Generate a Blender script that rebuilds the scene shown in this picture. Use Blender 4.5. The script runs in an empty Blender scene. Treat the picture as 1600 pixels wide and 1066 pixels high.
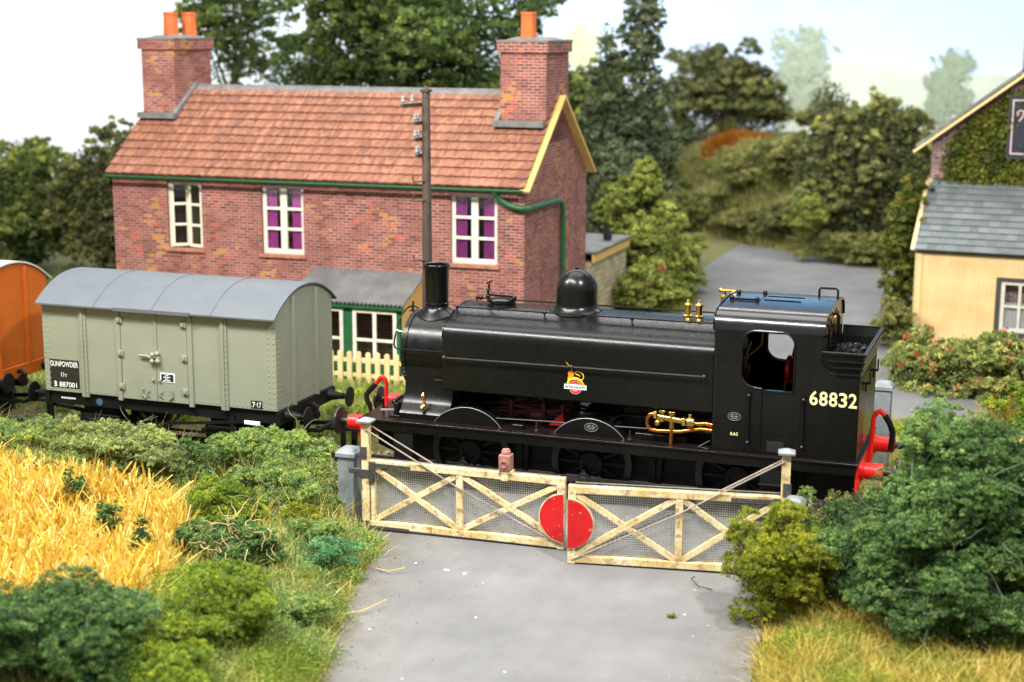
import bpy, bmesh, math, random
import numpy as np
from mathutils import Matrix, Vector
R = math.radians
random.seed(4)
scn = bpy.context.scene
col = scn.collection

# ------------------------------------------------------------------ camera, light, exposure
cam_d = bpy.data.cameras.new('camera')
cam = bpy.data.objects.new('camera', cam_d)
col.objects.link(cam)
cam.location = (9.404, -25.165, 7.982)
yaw, pit, rol = 0.3407, -0.2003, 0.004
fw = Vector((-math.sin(yaw)*math.cos(pit), math.cos(yaw)*math.cos(pit), math.sin(pit)))
rt = Vector((math.cos(yaw), math.sin(yaw), 0))
up = rt.cross(fw)
rt, up = math.cos(rol)*rt + math.sin(rol)*up, -math.sin(rol)*rt + math.cos(rol)*up
m = Matrix((rt, up, -fw)).transposed()
cam.rotation_euler = m.to_euler()
cam_d.sensor_width = 36
cam_d.lens = 2407.5/1600*36
cam_d.clip_start, cam_d.clip_end = 0.5, 300
cam_d.dof.use_dof = True
cam_d.dof.focus_distance = 26.0
cam_d.dof.aperture_fstop = 0.44
scn.camera = cam

world = bpy.data.worlds.new('World')
scn.world = world
world.use_nodes = True
wn = world.node_tree.nodes['Background']
wn.inputs[0].default_value = (0.93, 0.96, 1.0, 1)
wn.inputs[1].default_value = 0.36

def area(name, loc, tgt, sx, sy, watts, colr=(1, 1, 1)):
    d = bpy.data.lights.new(name, 'AREA')
    d.shape = 'RECTANGLE'
    d.size, d.size_y, d.energy, d.color = sx, sy, watts, colr
    o = bpy.data.objects.new(name, d)
    col.objects.link(o)
    o.location = loc
    o.rotation_euler = (Vector(tgt) - Vector(loc)).to_track_quat('-Z', 'Y').to_euler()
    return o
# exhibition hall: a big diffuse ceiling light, two spot heads on the viewing side, plus added fill lamps for the back and the painted board
area('ceiling_light', (-3, 6, 30), (-3, 10, 0), 26, 18, 5600, (1, .985, .96))
area('spot_light', (-14, -10, 18), (0, 0, 2), 1.3, 1.3, 3300, (1, .97, .92))
area('spot_light', (12.5, -11, 19), (1, 1, 2), 1.5, 1.3, 4600, (1, .97, .92))
area('strip_light', (-4.6, -12.5, 21), (1.5, -1, 3), 17, 1.3, 9000, (1, .98, .95))
area('back_fill', (-6, 21, 21), (-6, 30, 0), 36, 6, 8200, (1, .99, .97))  # unseen lamp added to brighten the lane and background trees
area('board_fill', (-12, 30, 22), (-16, 44, 6), 30, 3, 2300, (1, 1, 1))  # unseen lamp added to brighten the painted board
vs = scn.view_settings
vs.view_transform = 'Standard'
vs.look = 'None'
vs.exposure = 0.12
vs.gamma = 1.0

# ------------------------------------------------------------------ material helpers
class NT:
    def __init__(s, name):
        s.m = bpy.data.materials.new(name)
        s.m.use_nodes = True
        s.t = s.m.node_tree
        s.b = s.t.nodes['Principled BSDF']
    def n(s, kind, **kw):
        nd = s.t.nodes.new(kind)
        for k, v in kw.items():
            if k.startswith('i_'):
                nd.inputs[k[2:].replace('_', ' ')].default_value = v
            else:
                setattr(nd, k, v)
        return nd
    def l(s, a, b): s.t.links.new(a, b)
    def obj(s): return s.n('ShaderNodeTexCoord').outputs['Object']
    def uv(s): return s.n('ShaderNodeTexCoord').outputs['UV']
    def noise(s, vec, scale, detail=4, rough=.6):
        nd = s.n('ShaderNodeTexNoise', i_Scale=scale, i_Detail=detail, i_Roughness=rough)
        s.l(vec, nd.inputs['Vector'])
        return nd.outputs['Fac']
    def ramp(s, fac, stops):
        nd = s.n('ShaderNodeValToRGB')
        e = nd.color_ramp.elements
        while len(e) < len(stops): e.new(0.5)
        for el, (p, c) in zip(e, stops):
            el.position = p
            el.color = (*c, 1) if len(c) == 3 else c
        s.l(fac, nd.inputs[0])
        return nd.outputs[0]
    def mix(s, fac, a, b, mode='MIX'):
        nd = s.n('ShaderNodeMix', data_type='RGBA', blend_type=mode)
        for sock, v in ((nd.inputs[0], fac), (nd.inputs[6], a), (nd.inputs[7], b)):
            if isinstance(v, (int, float)): sock.default_value = v
            elif isinstance(v, tuple): sock.default_value = (*v, 1)
            else: s.l(v, sock)
        return nd.outputs[2]
    def math(s, op, a, b=0.0):
        nd = s.n('ShaderNodeMath', operation=op)
        for sock, v in ((nd.inputs[0], a), (nd.inputs[1], b)):
            if isinstance(v, (int, float)): sock.default_value = v
            else: s.l(v, sock)
        return nd.outputs[0]
    def bump(s, h, strength=.3, dist=.01):
        nd = s.n('ShaderNodeBump', i_Strength=strength, i_Distance=dist)
        s.l(h, nd.inputs['Height'])
        s.l(nd.outputs[0], s.b.inputs['Normal'])
    def set(s, color=None, rough=None, metal=None):
        for key, v in (('Base Color', color), ('Roughness', rough), ('Metallic', metal)):
            if v is None: continue
            if isinstance(v, (int, float)): s.b.inputs[key].default_value = v
            elif isinstance(v, tuple): s.b.inputs[key].default_value = (*v, 1)
            else: s.l(v, s.b.inputs[key])
        return s.m

def lift(c, k): return tuple(max(0, min(1, v*k)) for v in c)

def paint(name, c, rough=.45, metal=0, var=.15, scale=6, bump=.0, bscale=70, fleck=None, spec=.5):
    q = NT(name)
    q.b.inputs['Specular IOR Level'].default_value = spec
    o = q.obj()
    f = q.noise(o, scale)
    cc = q.ramp(f, [(.3, lift(c, 1-var)), (.7, lift(c, 1+var))])
    if fleck:
        f2 = q.noise(o, 38, 2, .5)
        cc = q.mix(q.ramp(f2, [(fleck[0], (0, 0, 0)), (fleck[0]+.04, (1, 1, 1))]), cc, fleck[1])
    rr = q.ramp(q.noise(o, scale*2.3), [(.3, (rough*.85,)*3), (.7, (min(1, rough*1.15),)*3)])
    if bump: q.bump(q.noise(o, bscale, 3), bump, .004)
    return q.set(cc, rr, metal)

M = {}
M['black'] = paint('satin_black_paint', (.0042, .0042, .0038), .27, var=.25, scale=3, bump=.05, bscale=45, fleck=(.79, (.06, .06, .055)), spec=.34)
M['black_gloss'] = paint('glossy_black_paint', (.0045, .0046, .0048), .22, var=.2, scale=3, bump=.03, bscale=30, spec=.42)
M['roof_black'] = paint('glossy_cab_roof_black', (.0045, .0048, .005), .22, var=.2, scale=3, bump=.02, bscale=30, spec=.95)
M['black_matt'] = paint('matt_black', (.0075, .0075, .007), .5, var=.3, scale=4, fleck=(.77, (.03, .028, .025)), spec=.2)
M['plate_brown'] = paint('brown_black_footplate', (.010, .006, .0055), .25, var=.25, fleck=(.80, (.06, .05, .045)), spec=.4)
M['red'] = paint('bright_red_paint', (.72, .012, .008), .35, var=.1)
M['dark_red'] = paint('dark_red_paint', (.11, .008, .008), .4, var=.2)
M['copper'] = paint('polished_copper', (.66, .23, .05), .25, 1, var=.12)
M['brass'] = paint('polished_brass', (.72, .48, .13), .22, 1, var=.12)
M['steel'] = paint('dull_steel', (.25, .25, .25), .38, .8, var=.2)
M['dark_steel'] = paint('oily_dark_steel', (.045, .042, .04), .38, .6, var=.3)
M['cream_number'] = paint('cream_lettering', (.80, .74, .36), .5, var=.04)
M['white_letter'] = paint('white_lettering', (.75, .78, .78), .5, var=.04)
M['coal'] = paint('coal', (.02, .02, .022), .3, var=.4, scale=20)
M['van_grey'] = paint('freight_grey_paint', (.235, .25, .185), .5, var=.05, scale=2, bump=.05, bscale=50)
M['van_roof'] = paint('blue_grey_roof_paint', (.098, .112, .125), .55, var=.07, scale=2, bump=.05)
M['orange'] = paint('burnt_orange_paint', (.47, .105, .008), .42, var=.1, scale=2)
M['pale_roof'] = paint('pale_grey_roof_paint', (.45, .48, .44), .6, var=.1)
M['panel_black'] = paint('black_panel', (.012, .014, .010), .5)
M['green_paint'] = paint('dark_green_paint', (.014, .105, .036), .45, var=.15)
M['white_frame'] = paint('white_window_paint', (.68, .64, .54), .5, var=.12)
M['cream_frame'] = paint('cream_window_paint', (.80, .73, .55), .5, var=.08)
M['curtain'] = paint('purple_curtain', (.46, .075, .36), .8, var=.15, scale=5)
M['net_curtain'] = paint('net_curtain', (.55, .56, .58), .9, var=.15, scale=8)
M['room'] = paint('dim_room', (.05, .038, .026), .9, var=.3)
M['barge'] = paint('ochre_bargeboard', (.70, .47, .14), .6, var=.1, scale=3)
M['pub_barge'] = paint('cream_bargeboard', (.80, .60, .27), .6, var=.07, scale=3)
M['lead'] = paint('lead_flashing', (.15, .15, .143), .6, var=.3, scale=4)
M['pot'] = paint('terracotta_pot', (.58, .13, .028), .7, var=.2, scale=3)
M['corrugated'] = paint('grey_corrugated_sheet', (.145, .145, .14), .6, var=.25, scale=2)
M['wood_pole'] = paint('weathered_dark_timber', (.055, .037, .026), .75, var=.35, scale=5, bump=.4, bscale=30)
M['grey_post'] = paint('grey_painted_post', (.20, .225, .235), .6, var=.25, scale=4, fleck=(.72, (.4, .38, .33)))
M['cap_grey'] = paint('pale_grey_cap', (.22, .245, .255), .6, var=.25, scale=5)
M['iron'] = paint('dark_gate_iron', (.075, .072, .068), .5, .3, var=.35, scale=9, fleck=(.66, (.3, .28, .25)))
M['wire'] = paint('galvanised_wire', (.42, .42, .39), .45, .5, var=.2)
M['rod'] = paint('tension_rod', (.36, .30, .25), .5, .4, var=.35, scale=3)
M['lamp_brown'] = paint('primer_brown_lamp', (.34, .155, .125), .65, var=.2)
M['fence_cream'] = paint('cream_fence_paint', (.72, .56, .27), .7, var=.1, scale=4)
M['insulator'] = paint('white_porcelain', (.24, .25, .26), .35)
M['sleeper'] = paint('tarred_sleeper', (.05, .037, .027), .85, var=.4, scale=4)
M['rail'] = paint('rusty_rail', (.12, .075, .05), .5, .4, var=.3)
M['cat'] = paint('black_fur', (.012, .012, .014), .7)
M['sign_blue'] = paint('dark_blue_signboard', (.022, .026, .045), .4)
M['pink_line'] = paint('pinkish_sign_border', (.62, .46, .42), .5)
M['black_trim'] = paint('black_window_surround', (.05, .05, .05), .6)
M['pale_rope'] = paint('grey_plastic_wire', (.30, .29, .27), .5)
M['fleck_white'] = paint('white_chips', (.8, .8, .78), .7)
M['yellow'] = paint('emblem_yellow', (.82, .50, .01), .5, var=.12, scale=14)
M['emblem_orange'] = paint('emblem_orange', (.85, .24, .01), .5)
M['emblem_red'] = paint('emblem_red', (.62, .015, .03), .5)
M['emblem_pink'] = paint('emblem_pink', (.82, .45, .47), .5)
M['emblem_white'] = paint('emblem_white', (.82, .84, .85), .5)
M['emblem_blue'] = paint('emblem_blue', (.05, .10, .16), .5)

def disc_red():
    q = NT('gloss_red_target')
    o = q.obj()
    c = q.ramp(q.noise(o, 5), [(.3, (.50, .004, .006)), (.7, (.62, .008, .009))])
    c = q.mix(q.ramp(q.noise(o, 16, 3, .6), [(.66, (0, 0, 0)), (.69, (1, 1, 1))]), c, (.70, .30, .32))
    return q.set(c, .22)
M['target'] = disc_red()

def gate_paint():
    q = NT('rusty_cream_gate_paint')
    o = q.obj()
    c = q.ramp(q.noise(o, 3.5, 5), [(.32, (.56, .40, .13)), (.5, (.76, .64, .35)), (.72, (.80, .74, .54))])
    rust = q.ramp(q.noise(o, 7, 6, .75), [(.50, (0, 0, 0)), (.63, (1, 1, 1))])
    c = q.mix(q.math('MULTIPLY', rust, .85), c, (.34, .13, .025))
    dirt = q.ramp(q.noise(o, 22, 4, .7), [(.57, (0, 0, 0)), (.66, (1, 1, 1))])
    c = q.mix(q.math('MULTIPLY', dirt, .6), c, (.12, .075, .035))
    q.bump(q.noise(o, 40), .25, .01)
    return q.set(c, .6)
M['gate'] = gate_paint()

def brick(name, dark, light, mortar, ochre, patch=.56, sw=.235, sh=.078, mort=.011, odd=(.50, .085, .04)):
    q = NT(name)
    uv, o = q.uv(), q.obj()
    br = q.n('ShaderNodeTexBrick', i_Scale=1.0, i_Brick_Width=sw, i_Row_Height=sh, i_Mortar_Size=mort, i_Mortar_Smooth=.15, i_Bias=0.0)
    br.inputs['Color1'].default_value = (0, 0, 0, 1)
    br.inputs['Color2'].default_value = (1, 1, 1, 1)
    q.l(uv, br.inputs['Vector'])
    rnd = q.n('ShaderNodeRGBToBW')
    q.l(br.outputs['Color'], rnd.inputs[0])
    rnd = rnd.outputs[0]
    base = q.ramp(rnd, [(.0, dark), (.55, light), (.85, lift(light, 1.25)), (1, lift(dark, .7))])
    big = q.noise(o, 1.3, 3, .6)
    sel = q.math('ADD', q.math('MULTIPLY', rnd, .22), big)
    base = q.mix(q.ramp(sel, [(patch+.10, (0, 0, 0)), (patch+.14, (1, 1, 1))]), base, ochre)
    big2 = q.noise(o, 2.7, 2, .5)
    sel2 = q.math('ADD', q.math('MULTIPLY', rnd, .3), big2)
    base = q.mix(q.ramp(sel2, [(.84, (0, 0, 0)), (.87, (1, 1, 1))]), base, odd)
    mo = q.mix(q.ramp(q.noise(o, 1.7, 4), [(.35, (0, 0, 0)), (.62, (1, 1, 1))]), lift(mortar, .42), mortar)
    cc = q.mix(br.outputs['Fac'], base, mo)
    cc = q.mix(q.math('MULTIPLY', q.noise(o, 30, 4), .3), cc, lift(dark, .8))
    q.bump(q.math('SUBTRACT', 1.0, br.outputs['Fac']), .35, .012)
    return q.set(cc, .85)
M['brick'] = brick('cottage_brick', (.135, .034, .027), (.275, .083, .060), (.53, .35, .30), (.48, .225, .025), .635, .212, .071, .009)
M['pub_brick'] = brick('pub_brick', (.20, .10, .09), (.34, .19, .17), (.62, .52, .50), (.36, .2, .15), .72)
M['stone'] = brick('buff_stone', (.36, .31, .19), (.52, .47, .31), (.36, .32, .21), (.44, .36, .2), .7, .42, .15, .012, (.46, .38, .2))

def tiles(name, cols, sw, sh, lichen):
    q = NT(name)
    uv, o = q.uv(), q.obj()
    br = q.n('ShaderNodeTexBrick', i_Scale=1.0, i_Brick_Width=sw, i_Row_Height=sh, i_Mortar_Size=0.0, i_Bias=0.0)
    br.offset = 0.0
    br.inputs['Color1'].default_value = (0, 0, 0, 1)
    br.inputs['Color2'].default_value = (1, 1, 1, 1)
    q.l(uv, br.inputs['Vector'])
    rnd = q.n('ShaderNodeRGBToBW')
    q.l(br.outputs['Color'], rnd.inputs[0])
    c = q.ramp(rnd.outputs[0], [(0, cols[0]), (.5, cols[1]), (1, cols[2])])
    big = q.noise(o, 1.1, 5, .65)
    c = q.mix(q.math('MULTIPLY', q.ramp(big, [(.45, (0, 0, 0)), (.7, (1, 1, 1))]), .6), c, cols[0])
    lic = q.noise(o, 5, 6, .8)
    c = q.mix(q.math('MULTIPLY', q.ramp(lic, [(.58, (0, 0, 0)), (.68, (1, 1, 1))]), .65), c, lichen)
    q.bump(q.noise(o, 25, 4), .4, .02)
    return q.set(c, .8)
M['tile'] = tiles('terracotta_pantiles', ((.15, .062, .042), (.255, .096, .052), (.33, .150, .088)), .26, .308, (.46, .22, .065))
M['slate'] = tiles('grey_green_slates', ((.10, .118, .12), (.14, .160, .160), (.18, .20, .20)), .24, .245, (.3, .34, .33))

def cladding():
    q = NT('cream_corrugated_cladding')
    o = q.obj()
    c = q.ramp(q.noise(o, 1.6, 4), [(.3, (.70, .47, .20)), (.7, (.82, .62, .31))])
    c = q.mix(q.math('MULTIPLY', q.ramp(q.noise(o, 12, 5, .7), [(.55, (0, 0, 0)), (.8, (1, 1, 1))]), .4), c, (.6, .36, .13))
    return q.set(c, .75)
M['cladding'] = cladding()

def glass():
    q = NT('window_glass')
    t = q.t
    tr = q.n('ShaderNodeBsdfTransparent')
    gl = q.n('ShaderNodeBsdfGlossy', i_Roughness=.05)
    lw = q.n('ShaderNodeFresnel', i_IOR=1.45)
    mx = q.n('ShaderNodeMixShader')
    q.l(lw.outputs[0], mx.inputs[0])
    q.l(tr.outputs[0], mx.inputs[1])
    q.l(gl.outputs[0], mx.inputs[2])
    q.l(mx.outputs[0], t.nodes['Material Output'].inputs[0])
    return q.m
M['glass'] = glass()

def leafmat(name, stops, trans=.25, rough=.65, gain=1.6):
    """colour from a per-clump tint plus a per-leaf random value"""
    q = NT(name)
    at = q.n('ShaderNodeAttribute', attribute_name='tint')
    ge = q.n('ShaderNodeNewGeometry')
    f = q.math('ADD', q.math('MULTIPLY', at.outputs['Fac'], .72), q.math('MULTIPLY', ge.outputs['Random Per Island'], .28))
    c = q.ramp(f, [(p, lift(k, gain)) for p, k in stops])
    q.set(c, rough)
    q.b.inputs['Specular IOR Level'].default_value = .25
    tl = q.n('ShaderNodeBsdfTranslucent')
    q.l(c, tl.inputs[0])
    mx = q.n('ShaderNodeMixShader')
    mx.inputs[0].default_value = trans
    q.l(q.b.outputs[0], mx.inputs[1])
    q.l(tl.outputs[0], mx.inputs[2])
    q.l(mx.outputs[0], q.t.nodes['Material Output'].inputs[0])
    return q.m
M['leaf_blue'] = leafmat('blue_green_flock', [(0, (.010, .026, .010)), (.3, (.032, .066, .020)), (.55, (.070, .128, .036)), (.85, (.125, .190, .052)), (1, (.22, .26, .08))], gain=1.95)
M['leaf_yellow'] = leafmat('yellow_green_flock', [(0, (.05, .062, .008)), (.5, (.138, .160, .014)), (1, (.29, .28, .02))], gain=1.75)
M['leaf_moss'] = leafmat('moss_green_flock', [(0, (.025, .045, .006)), (.45, (.10, .150, .016)), (.8, (.19, .235, .022)), (1, (.34, .33, .03))], gain=1.95)
M['leaf_mid'] = leafmat('mid_green_flock', [(0, (.030, .055, .018)), (.4, (.095, .15, .045)), (.75, (.20, .25, .06)), (1, (.40, .37, .05))], gain=2.0)
M['leaf_sage'] = leafmat('sage_green_flock', [(0, (.045, .06, .022)), (.4, (.135, .17, .06)), (.75, (.25, .285, .085)), (1, (.42, .38, .08))], gain=1.9)
M['leaf_teal'] = leafmat('teal_flock', [(0, (.02, .05, .025)), (.5, (.06, .145, .06)), (1, (.15, .27, .10))], gain=2.2)
M['leaf_dark'] = leafmat('dark_tree_leaves', [(0, (.016, .026, .009)), (.45, (.058, .078, .022)), (.8, (.13, .145, .03)), (1, (.28, .26, .04))], gain=2.8)
M['leaf_tree'] = leafmat('tree_leaves', [(0, (.014, .026, .008)), (.45, (.058, .088, .025)), (.8, (.125, .165, .038)), (1, (.24, .28, .05))], gain=1.9)
M['leaf_grey'] = leafmat('grey_green_leaves', [(0, (.022, .032, .016)), (.5, (.055, .070, .036)), (1, (.12, .135, .06))], gain=2.2)
M['leaf_hedge'] = leafmat('fresh_hedge_leaves', [(0, (.035, .050, .010)), (.45, (.14, .165, .032)), (.85, (.30, .32, .075)), (1, (.38, .36, .12))], gain=1.65)
M['leaf_brown'] = leafmat('brown_green_leaves', [(0, (.022, .024, .011)), (.45, (.064, .070, .026)), (.8, (.125, .13, .038)), (1, (.27, .24, .06))], gain=2.5)
M['leaf_olive'] = leafmat('olive_scrub', [(0, (.06, .07, .02)), (.5, (.15, .155, .045)), (1, (.30, .27, .10))])
M['leaf_ivy'] = leafmat('ivy_leaves', [(0, (.03, .045, .012)), (.4, (.085, .115, .02)), (.75, (.20, .21, .03)), (.9, (.26, .20, .04)), (1, (.22, .10, .04))], gain=1.15)
M['leaf_flower'] = leafmat('flower_hedge_leaves', [(0, (.06, .08, .025)), (.4, (.16, .20, .055)), (.8, (.30, .31, .09)), (1, (.5, .42, .14))])
M['petal'] = leafmat('red_pink_petals', [(0, (.34, .035, .025)), (.5, (.48, .10, .06)), (1, (.58, .26, .17))], gain=1.35)
M['straw'] = leafmat('golden_straw', [(0, (.28, .135, .014)), (.2, (.60, .36, .035)), (.45, (.78, .55, .08)), (.75, (.88, .72, .24)), (1, (.93, .86, .52))], .35, .8, 1.0)
M['orange_grass'] = leafmat('orange_grass', [(0, (.30, .10, .01)), (1, (.48, .19, .025))], .3, gain=1.0)
M['grass'] = leafmat('static_grass', [(0, (.09, .105, .022)), (.35, (.21, .21, .05)), (.7, (.38, .32, .10)), (1, (.60, .48, .22))], .3, gain=1.75)
M['grass_gold'] = leafmat('golden_static_grass', [(0, (.16, .12, .02)), (.4, (.36, .27, .05)), (.8, (.55, .40, .10)), (1, (.70, .55, .26))], .3)
M['grass_green'] = leafmat('green_static_grass', [(0, (.07, .10, .02)), (.5, (.18, .22, .05)), (1, (.40, .36, .12))], .3)
M['twig'] = paint('grey_twigs', (.16, .17, .11), .8, var=.3, scale=4)
M['twig_cream'] = paint('cream_twigs', (.62, .45, .18), .8, var=.2, scale=4)
M['bark'] = paint('bark', (.085, .06, .04), .9, var=.35, scale=4, bump=.4, bscale=20)

# ------------------------------------------------------------------ mesh builder
W = {}
def thing(name, label, cat, loc=(0, 0, 0), rz=0, group=None):
    o = bpy.data.objects.new(name, None)
    o.empty_display_size = .2
    col.objects.link(o)
    o.location = loc
    o.rotation_euler = (0, 0, rz)
    W[o] = Matrix.Translation(loc) @ Matrix.Rotation(rz, 4, 'Z')
    return tag(o, label, cat, group)
def tag(o, label=None, cat=None, group=None, kind=None):
    if label: o['label'] = label
    if cat: o['category'] = cat
    if group: o['group'] = group
    if kind: o['kind'] = kind
    return o

def link(name, me, mt, parent=None):
    o = bpy.data.objects.new(name, me)
    col.objects.link(o)
    if mt: me.materials.append(mt)
    if parent is not None:
        o.parent = parent
        W[o] = W[parent]
    else:
        W[o] = Matrix.Identity(4)
    return o

class MB:
    def __init__(s, xf=None):
        s.v, s.f, s.xf = [], [], xf
    def add(s, vs, fs):
        b = len(s.v)
        s.v += [Vector(p) for p in vs]
        s.f += [[i+b for i in f] for f in fs]
        return s
    def box(s, x0, x1, y0, y1, z0, z1):
        return s.add([(x0, y0, z0), (x1, y0, z0), (x1, y1, z0), (x0, y1, z0), (x0, y0, z1), (x1, y0, z1), (x1, y1, z1), (x0, y1, z1)],
                     [(3, 2, 1, 0), (4, 5, 6, 7), (0, 1, 5, 4), (1, 2, 6, 5), (2, 3, 7, 6), (3, 0, 4, 7)])
    def bar(s, p, q, w, h, ref=(0, 0, 1)):
        p, q = Vector(p), Vector(q)
        d = (q-p).normalized()
        a = d.cross(Vector(ref)).normalized()*w/2
        b = a.cross(d).normalized()*h/2
        return s.add([p-a-b, p+a-b, p+a+b, p-a+b, q-a-b, q+a-b, q+a+b, q-a+b],
                     [(0, 1, 2, 3), (7, 6, 5, 4), (4, 5, 1, 0), (5, 6, 2, 1), (6, 7, 3, 2), (7, 4, 0, 3)])
    def tube(s, pts, r, n=8, closed=False):
        pts = [Vector(p) for p in pts]
        k = len(pts)
        rs = r if isinstance(r, (list, tuple)) else [r]*k
        vs, fs, prev = [], [], None
        for i, p in enumerate(pts):
            if closed: d = pts[(i+1) % k]-pts[i-1]
            else: d = pts[min(i+1, k-1)]-pts[max(i-1, 0)]
            d.normalize()
            if prev is None:
                a = d.cross(Vector((0, 0, 1)))
                if a.length < .05: a = d.cross(Vector((0, 1, 0)))
            else:
                a = prev - d*prev.dot(d)
            a.normalize()
            prev = a
            b = d.cross(a)
            for j in range(n):
                t = 2*math.pi*j/n
                vs.append(p+(a*math.cos(t)+b*math.sin(t))*rs[i])
        for i in range(k if closed else k-1):
            for j in range(n):
                i2 = (i+1) % k
                fs.append((i*n+j, i*n+(j+1) % n, i2*n+(j+1) % n, i2*n+j))
        if not closed:
            fs.append(tuple(reversed(range(n))))
            fs.append(tuple(range((k-1)*n, k*n)))
        return s.add(vs, fs)
    def lathe(s, prof, org, axis='z', n=24, caps=True):
        org = Vector(org)
        ex = {'z': (Vector((1, 0, 0)), Vector((0, 1, 0)), Vector((0, 0, 1))), 'x': (Vector((0, 1, 0)), Vector((0, 0, 1)), Vector((1, 0, 0))),
              'y': (Vector((0, 0, 1)), Vector((1, 0, 0)), Vector((0, 1, 0)))}[axis]
        vs, fs, k = [], [], len(prof)
        for r, h in prof:
            for j in range(n):
                t = 2*math.pi*j/n
                vs.append(org+ex[0]*r*math.cos(t)+ex[1]*r*math.sin(t)+ex[2]*h)
        for i in range(k-1):
            for j in range(n):
                fs.append((i*n+j, i*n+(j+1) % n, (i+1)*n+(j+1) % n, (i+1)*n+j))
        if caps:
            if prof[0][0] > 1e-4: fs.append(tuple(reversed(range(n))))
            if prof[-1][0] > 1e-4: fs.append(tuple(range((k-1)*n, k*n)))
        return s.add(vs, fs)
    def prism(s, poly, org, U, V, depth):
        """polygon (u,v) laid on org+u*U+v*V and thickened by depth along U x V"""
        org, U, V = Vector(org), Vector(U), Vector(V)
        N = U.cross(V).normalized()*depth
        k = len(poly)
        a = [org+U*u+V*v for u, v in poly]
        return s.add(a+[p+N for p in a], [tuple(reversed(range(k))), tuple(range(k, 2*k))]+[(i, (i+1) % k, (i+1) % k+k, i+k) for i in range(k)])
    def loft(s, loops, closed=True, caps=True):
        n, k = len(loops[0]), len(loops)
        vs = [p for l in loops for p in l]
        fs = []
        for i in range(k-1):
            for j in range(n if closed else n-1):
                fs.append((i*n+j, i*n+(j+1) % n, (i+1)*n+(j+1) % n, (i+1)*n+j))
        if caps:
            fs.append(tuple(reversed(range(n))))
            fs.append(tuple(range((k-1)*n, k*n)))
        return s.add(vs, fs)
    def ball(s, c, r, n=10):
        return s.lathe([(max(1e-5, r*math.sin(math.pi*i/n)), -r*math.cos(math.pi*i/n)) for i in range(n+1)], c, 'z', n+4, False)
    def build(s, name, mt, parent=None, smooth=35, bevel=0, inworld=False):
        xf = s.xf
        vs = [xf @ p for p in s.v] if xf is not None else s.v
        if parent is not None:
            inv = W[parent].inverted()
            vs = [inv @ p for p in vs]
        me = bpy.data.meshes.new(name)
        me.from_pydata([tuple(p) for p in vs], [], s.f)
        # metre UVs: along the face horizontally, up the face vertically
        uvl = me.uv_layers.new(name='UVMap')
        for po in me.polygons:
            n = po.normal
            if abs(n.z) > .92: t, b = Vector((1, 0, 0)), Vector((0, 1, 0))
            else:
                t = Vector((-n.y, n.x, 0)).normalized()
                b = n.cross(t)
            for li in po.loop_indices:
                p = me.vertices[me.loops[li].vertex_index].co
                uvl.data[li].uv = (p.dot(t), p.dot(b))
        if smooth:
            me.polygons.foreach_set('use_smooth', [True]*len(me.polygons))
            me.set_sharp_from_angle(angle=R(smooth))
        me.update()
        o = link(name, me, mt, parent)
        if bevel:
            bm = o.modifiers.new('bevel', 'BEVEL')
            bm.width, bm.segments, bm.limit_method, bm.angle_limit = bevel, 2, 'ANGLE', R(40)
        return o

def emboss(o, mb, mt):
    """rivet heads become part of the plate they stand on"""
    inv = W[o].inverted()
    me = o.data
    slot = 0
    if me.materials[0] != mt:
        me.materials.append(mt)
        slot = len(me.materials)-1
    bm = bmesh.new()
    bm.from_mesh(me)
    vs = [bm.verts.new(inv @ p) for p in mb.v]
    for f in mb.f:
        q = bm.faces.new([vs[i] for i in f])
        q.material_index = slot
    bm.to_mesh(me)
    bm.free()
def copy_tree(o, parent=None):
    c = o.copy()
    col.objects.link(c)
    c.parent = parent
    W[c] = W.get(parent, Matrix.Identity(4))
    for ch in list(o.children): copy_tree(ch, c)
    return c

_tc = {}
def text_poly(s, bold=.0):
    if (s, bold) not in _tc:
        cu = bpy.data.curves.new('lettering', 'FONT')
        cu.body, cu.offset, cu.resolution_u = s, bold, 3
        ob = bpy.data.objects.new('lettering', cu)
        col.objects.link(ob)
        bpy.context.view_layer.update()
        me = bpy.data.meshes.new_from_object(ob.evaluated_get(bpy.context.evaluated_depsgraph_get()))
        _tc[(s, bold)] = ([tuple(v.co) for v in me.vertices], [tuple(p.vertices) for p in me.polygons])
        bpy.data.objects.remove(ob)
        bpy.data.curves.remove(cu)
        bpy.data.meshes.remove(me)
    return _tc[(s, bold)]
def write(mb, s, org, U, V, w, h, bold=.0, push=.004):
    """lettering fitted to a w x h box whose lower left corner is org"""
    vs, fs = text_poly(s, bold)
    xs, ys = [v[0] for v in vs], [v[1] for v in vs]
    sx, sy = w/(max(xs)-min(xs)), h/(max(ys)-min(ys))
    org, U, V = Vector(org), Vector(U), Vector(V)
    N = U.cross(V)
    mb.add([org+U*((x-min(xs))*sx)+V*((y-min(ys))*sy)+N*push for x, y, z in vs], fs)
    return mb

def arc(cx, cy, r, a0, a1, n=8):
    return [(cx+r*math.cos(R(a0+(a1-a0)*i/n)), cy+r*math.sin(R(a0+(a1-a0)*i/n))) for i in range(n+1)]
def rivets(mb, pts, r=.012, ax=(0, -1, 0)):
    """small pyramidal rivet heads"""
    a = Vector(ax).normalized()
    u = a.cross(Vector((0, 0, 1)))
    if u.length < .1: u = a.cross(Vector((1, 0, 0)))
    u.normalize()
    v = a.cross(u)
    for p in pts:
        p = Vector(p)
        mb.add([p+u*r+v*r, p-u*r+v*r, p-u*r-v*r, p+u*r-v*r, p+(u+v)*r*.5+a*r, p+(v-u)*r*.5+a*r, p-(u+v)*r*.5+a*r, p+(u-v)*r*.5+a*r],
               [(0, 1, 5, 4), (1, 2, 6, 5), (2, 3, 7, 6), (3, 0, 4, 7), (4, 5, 6, 7)])

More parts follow.
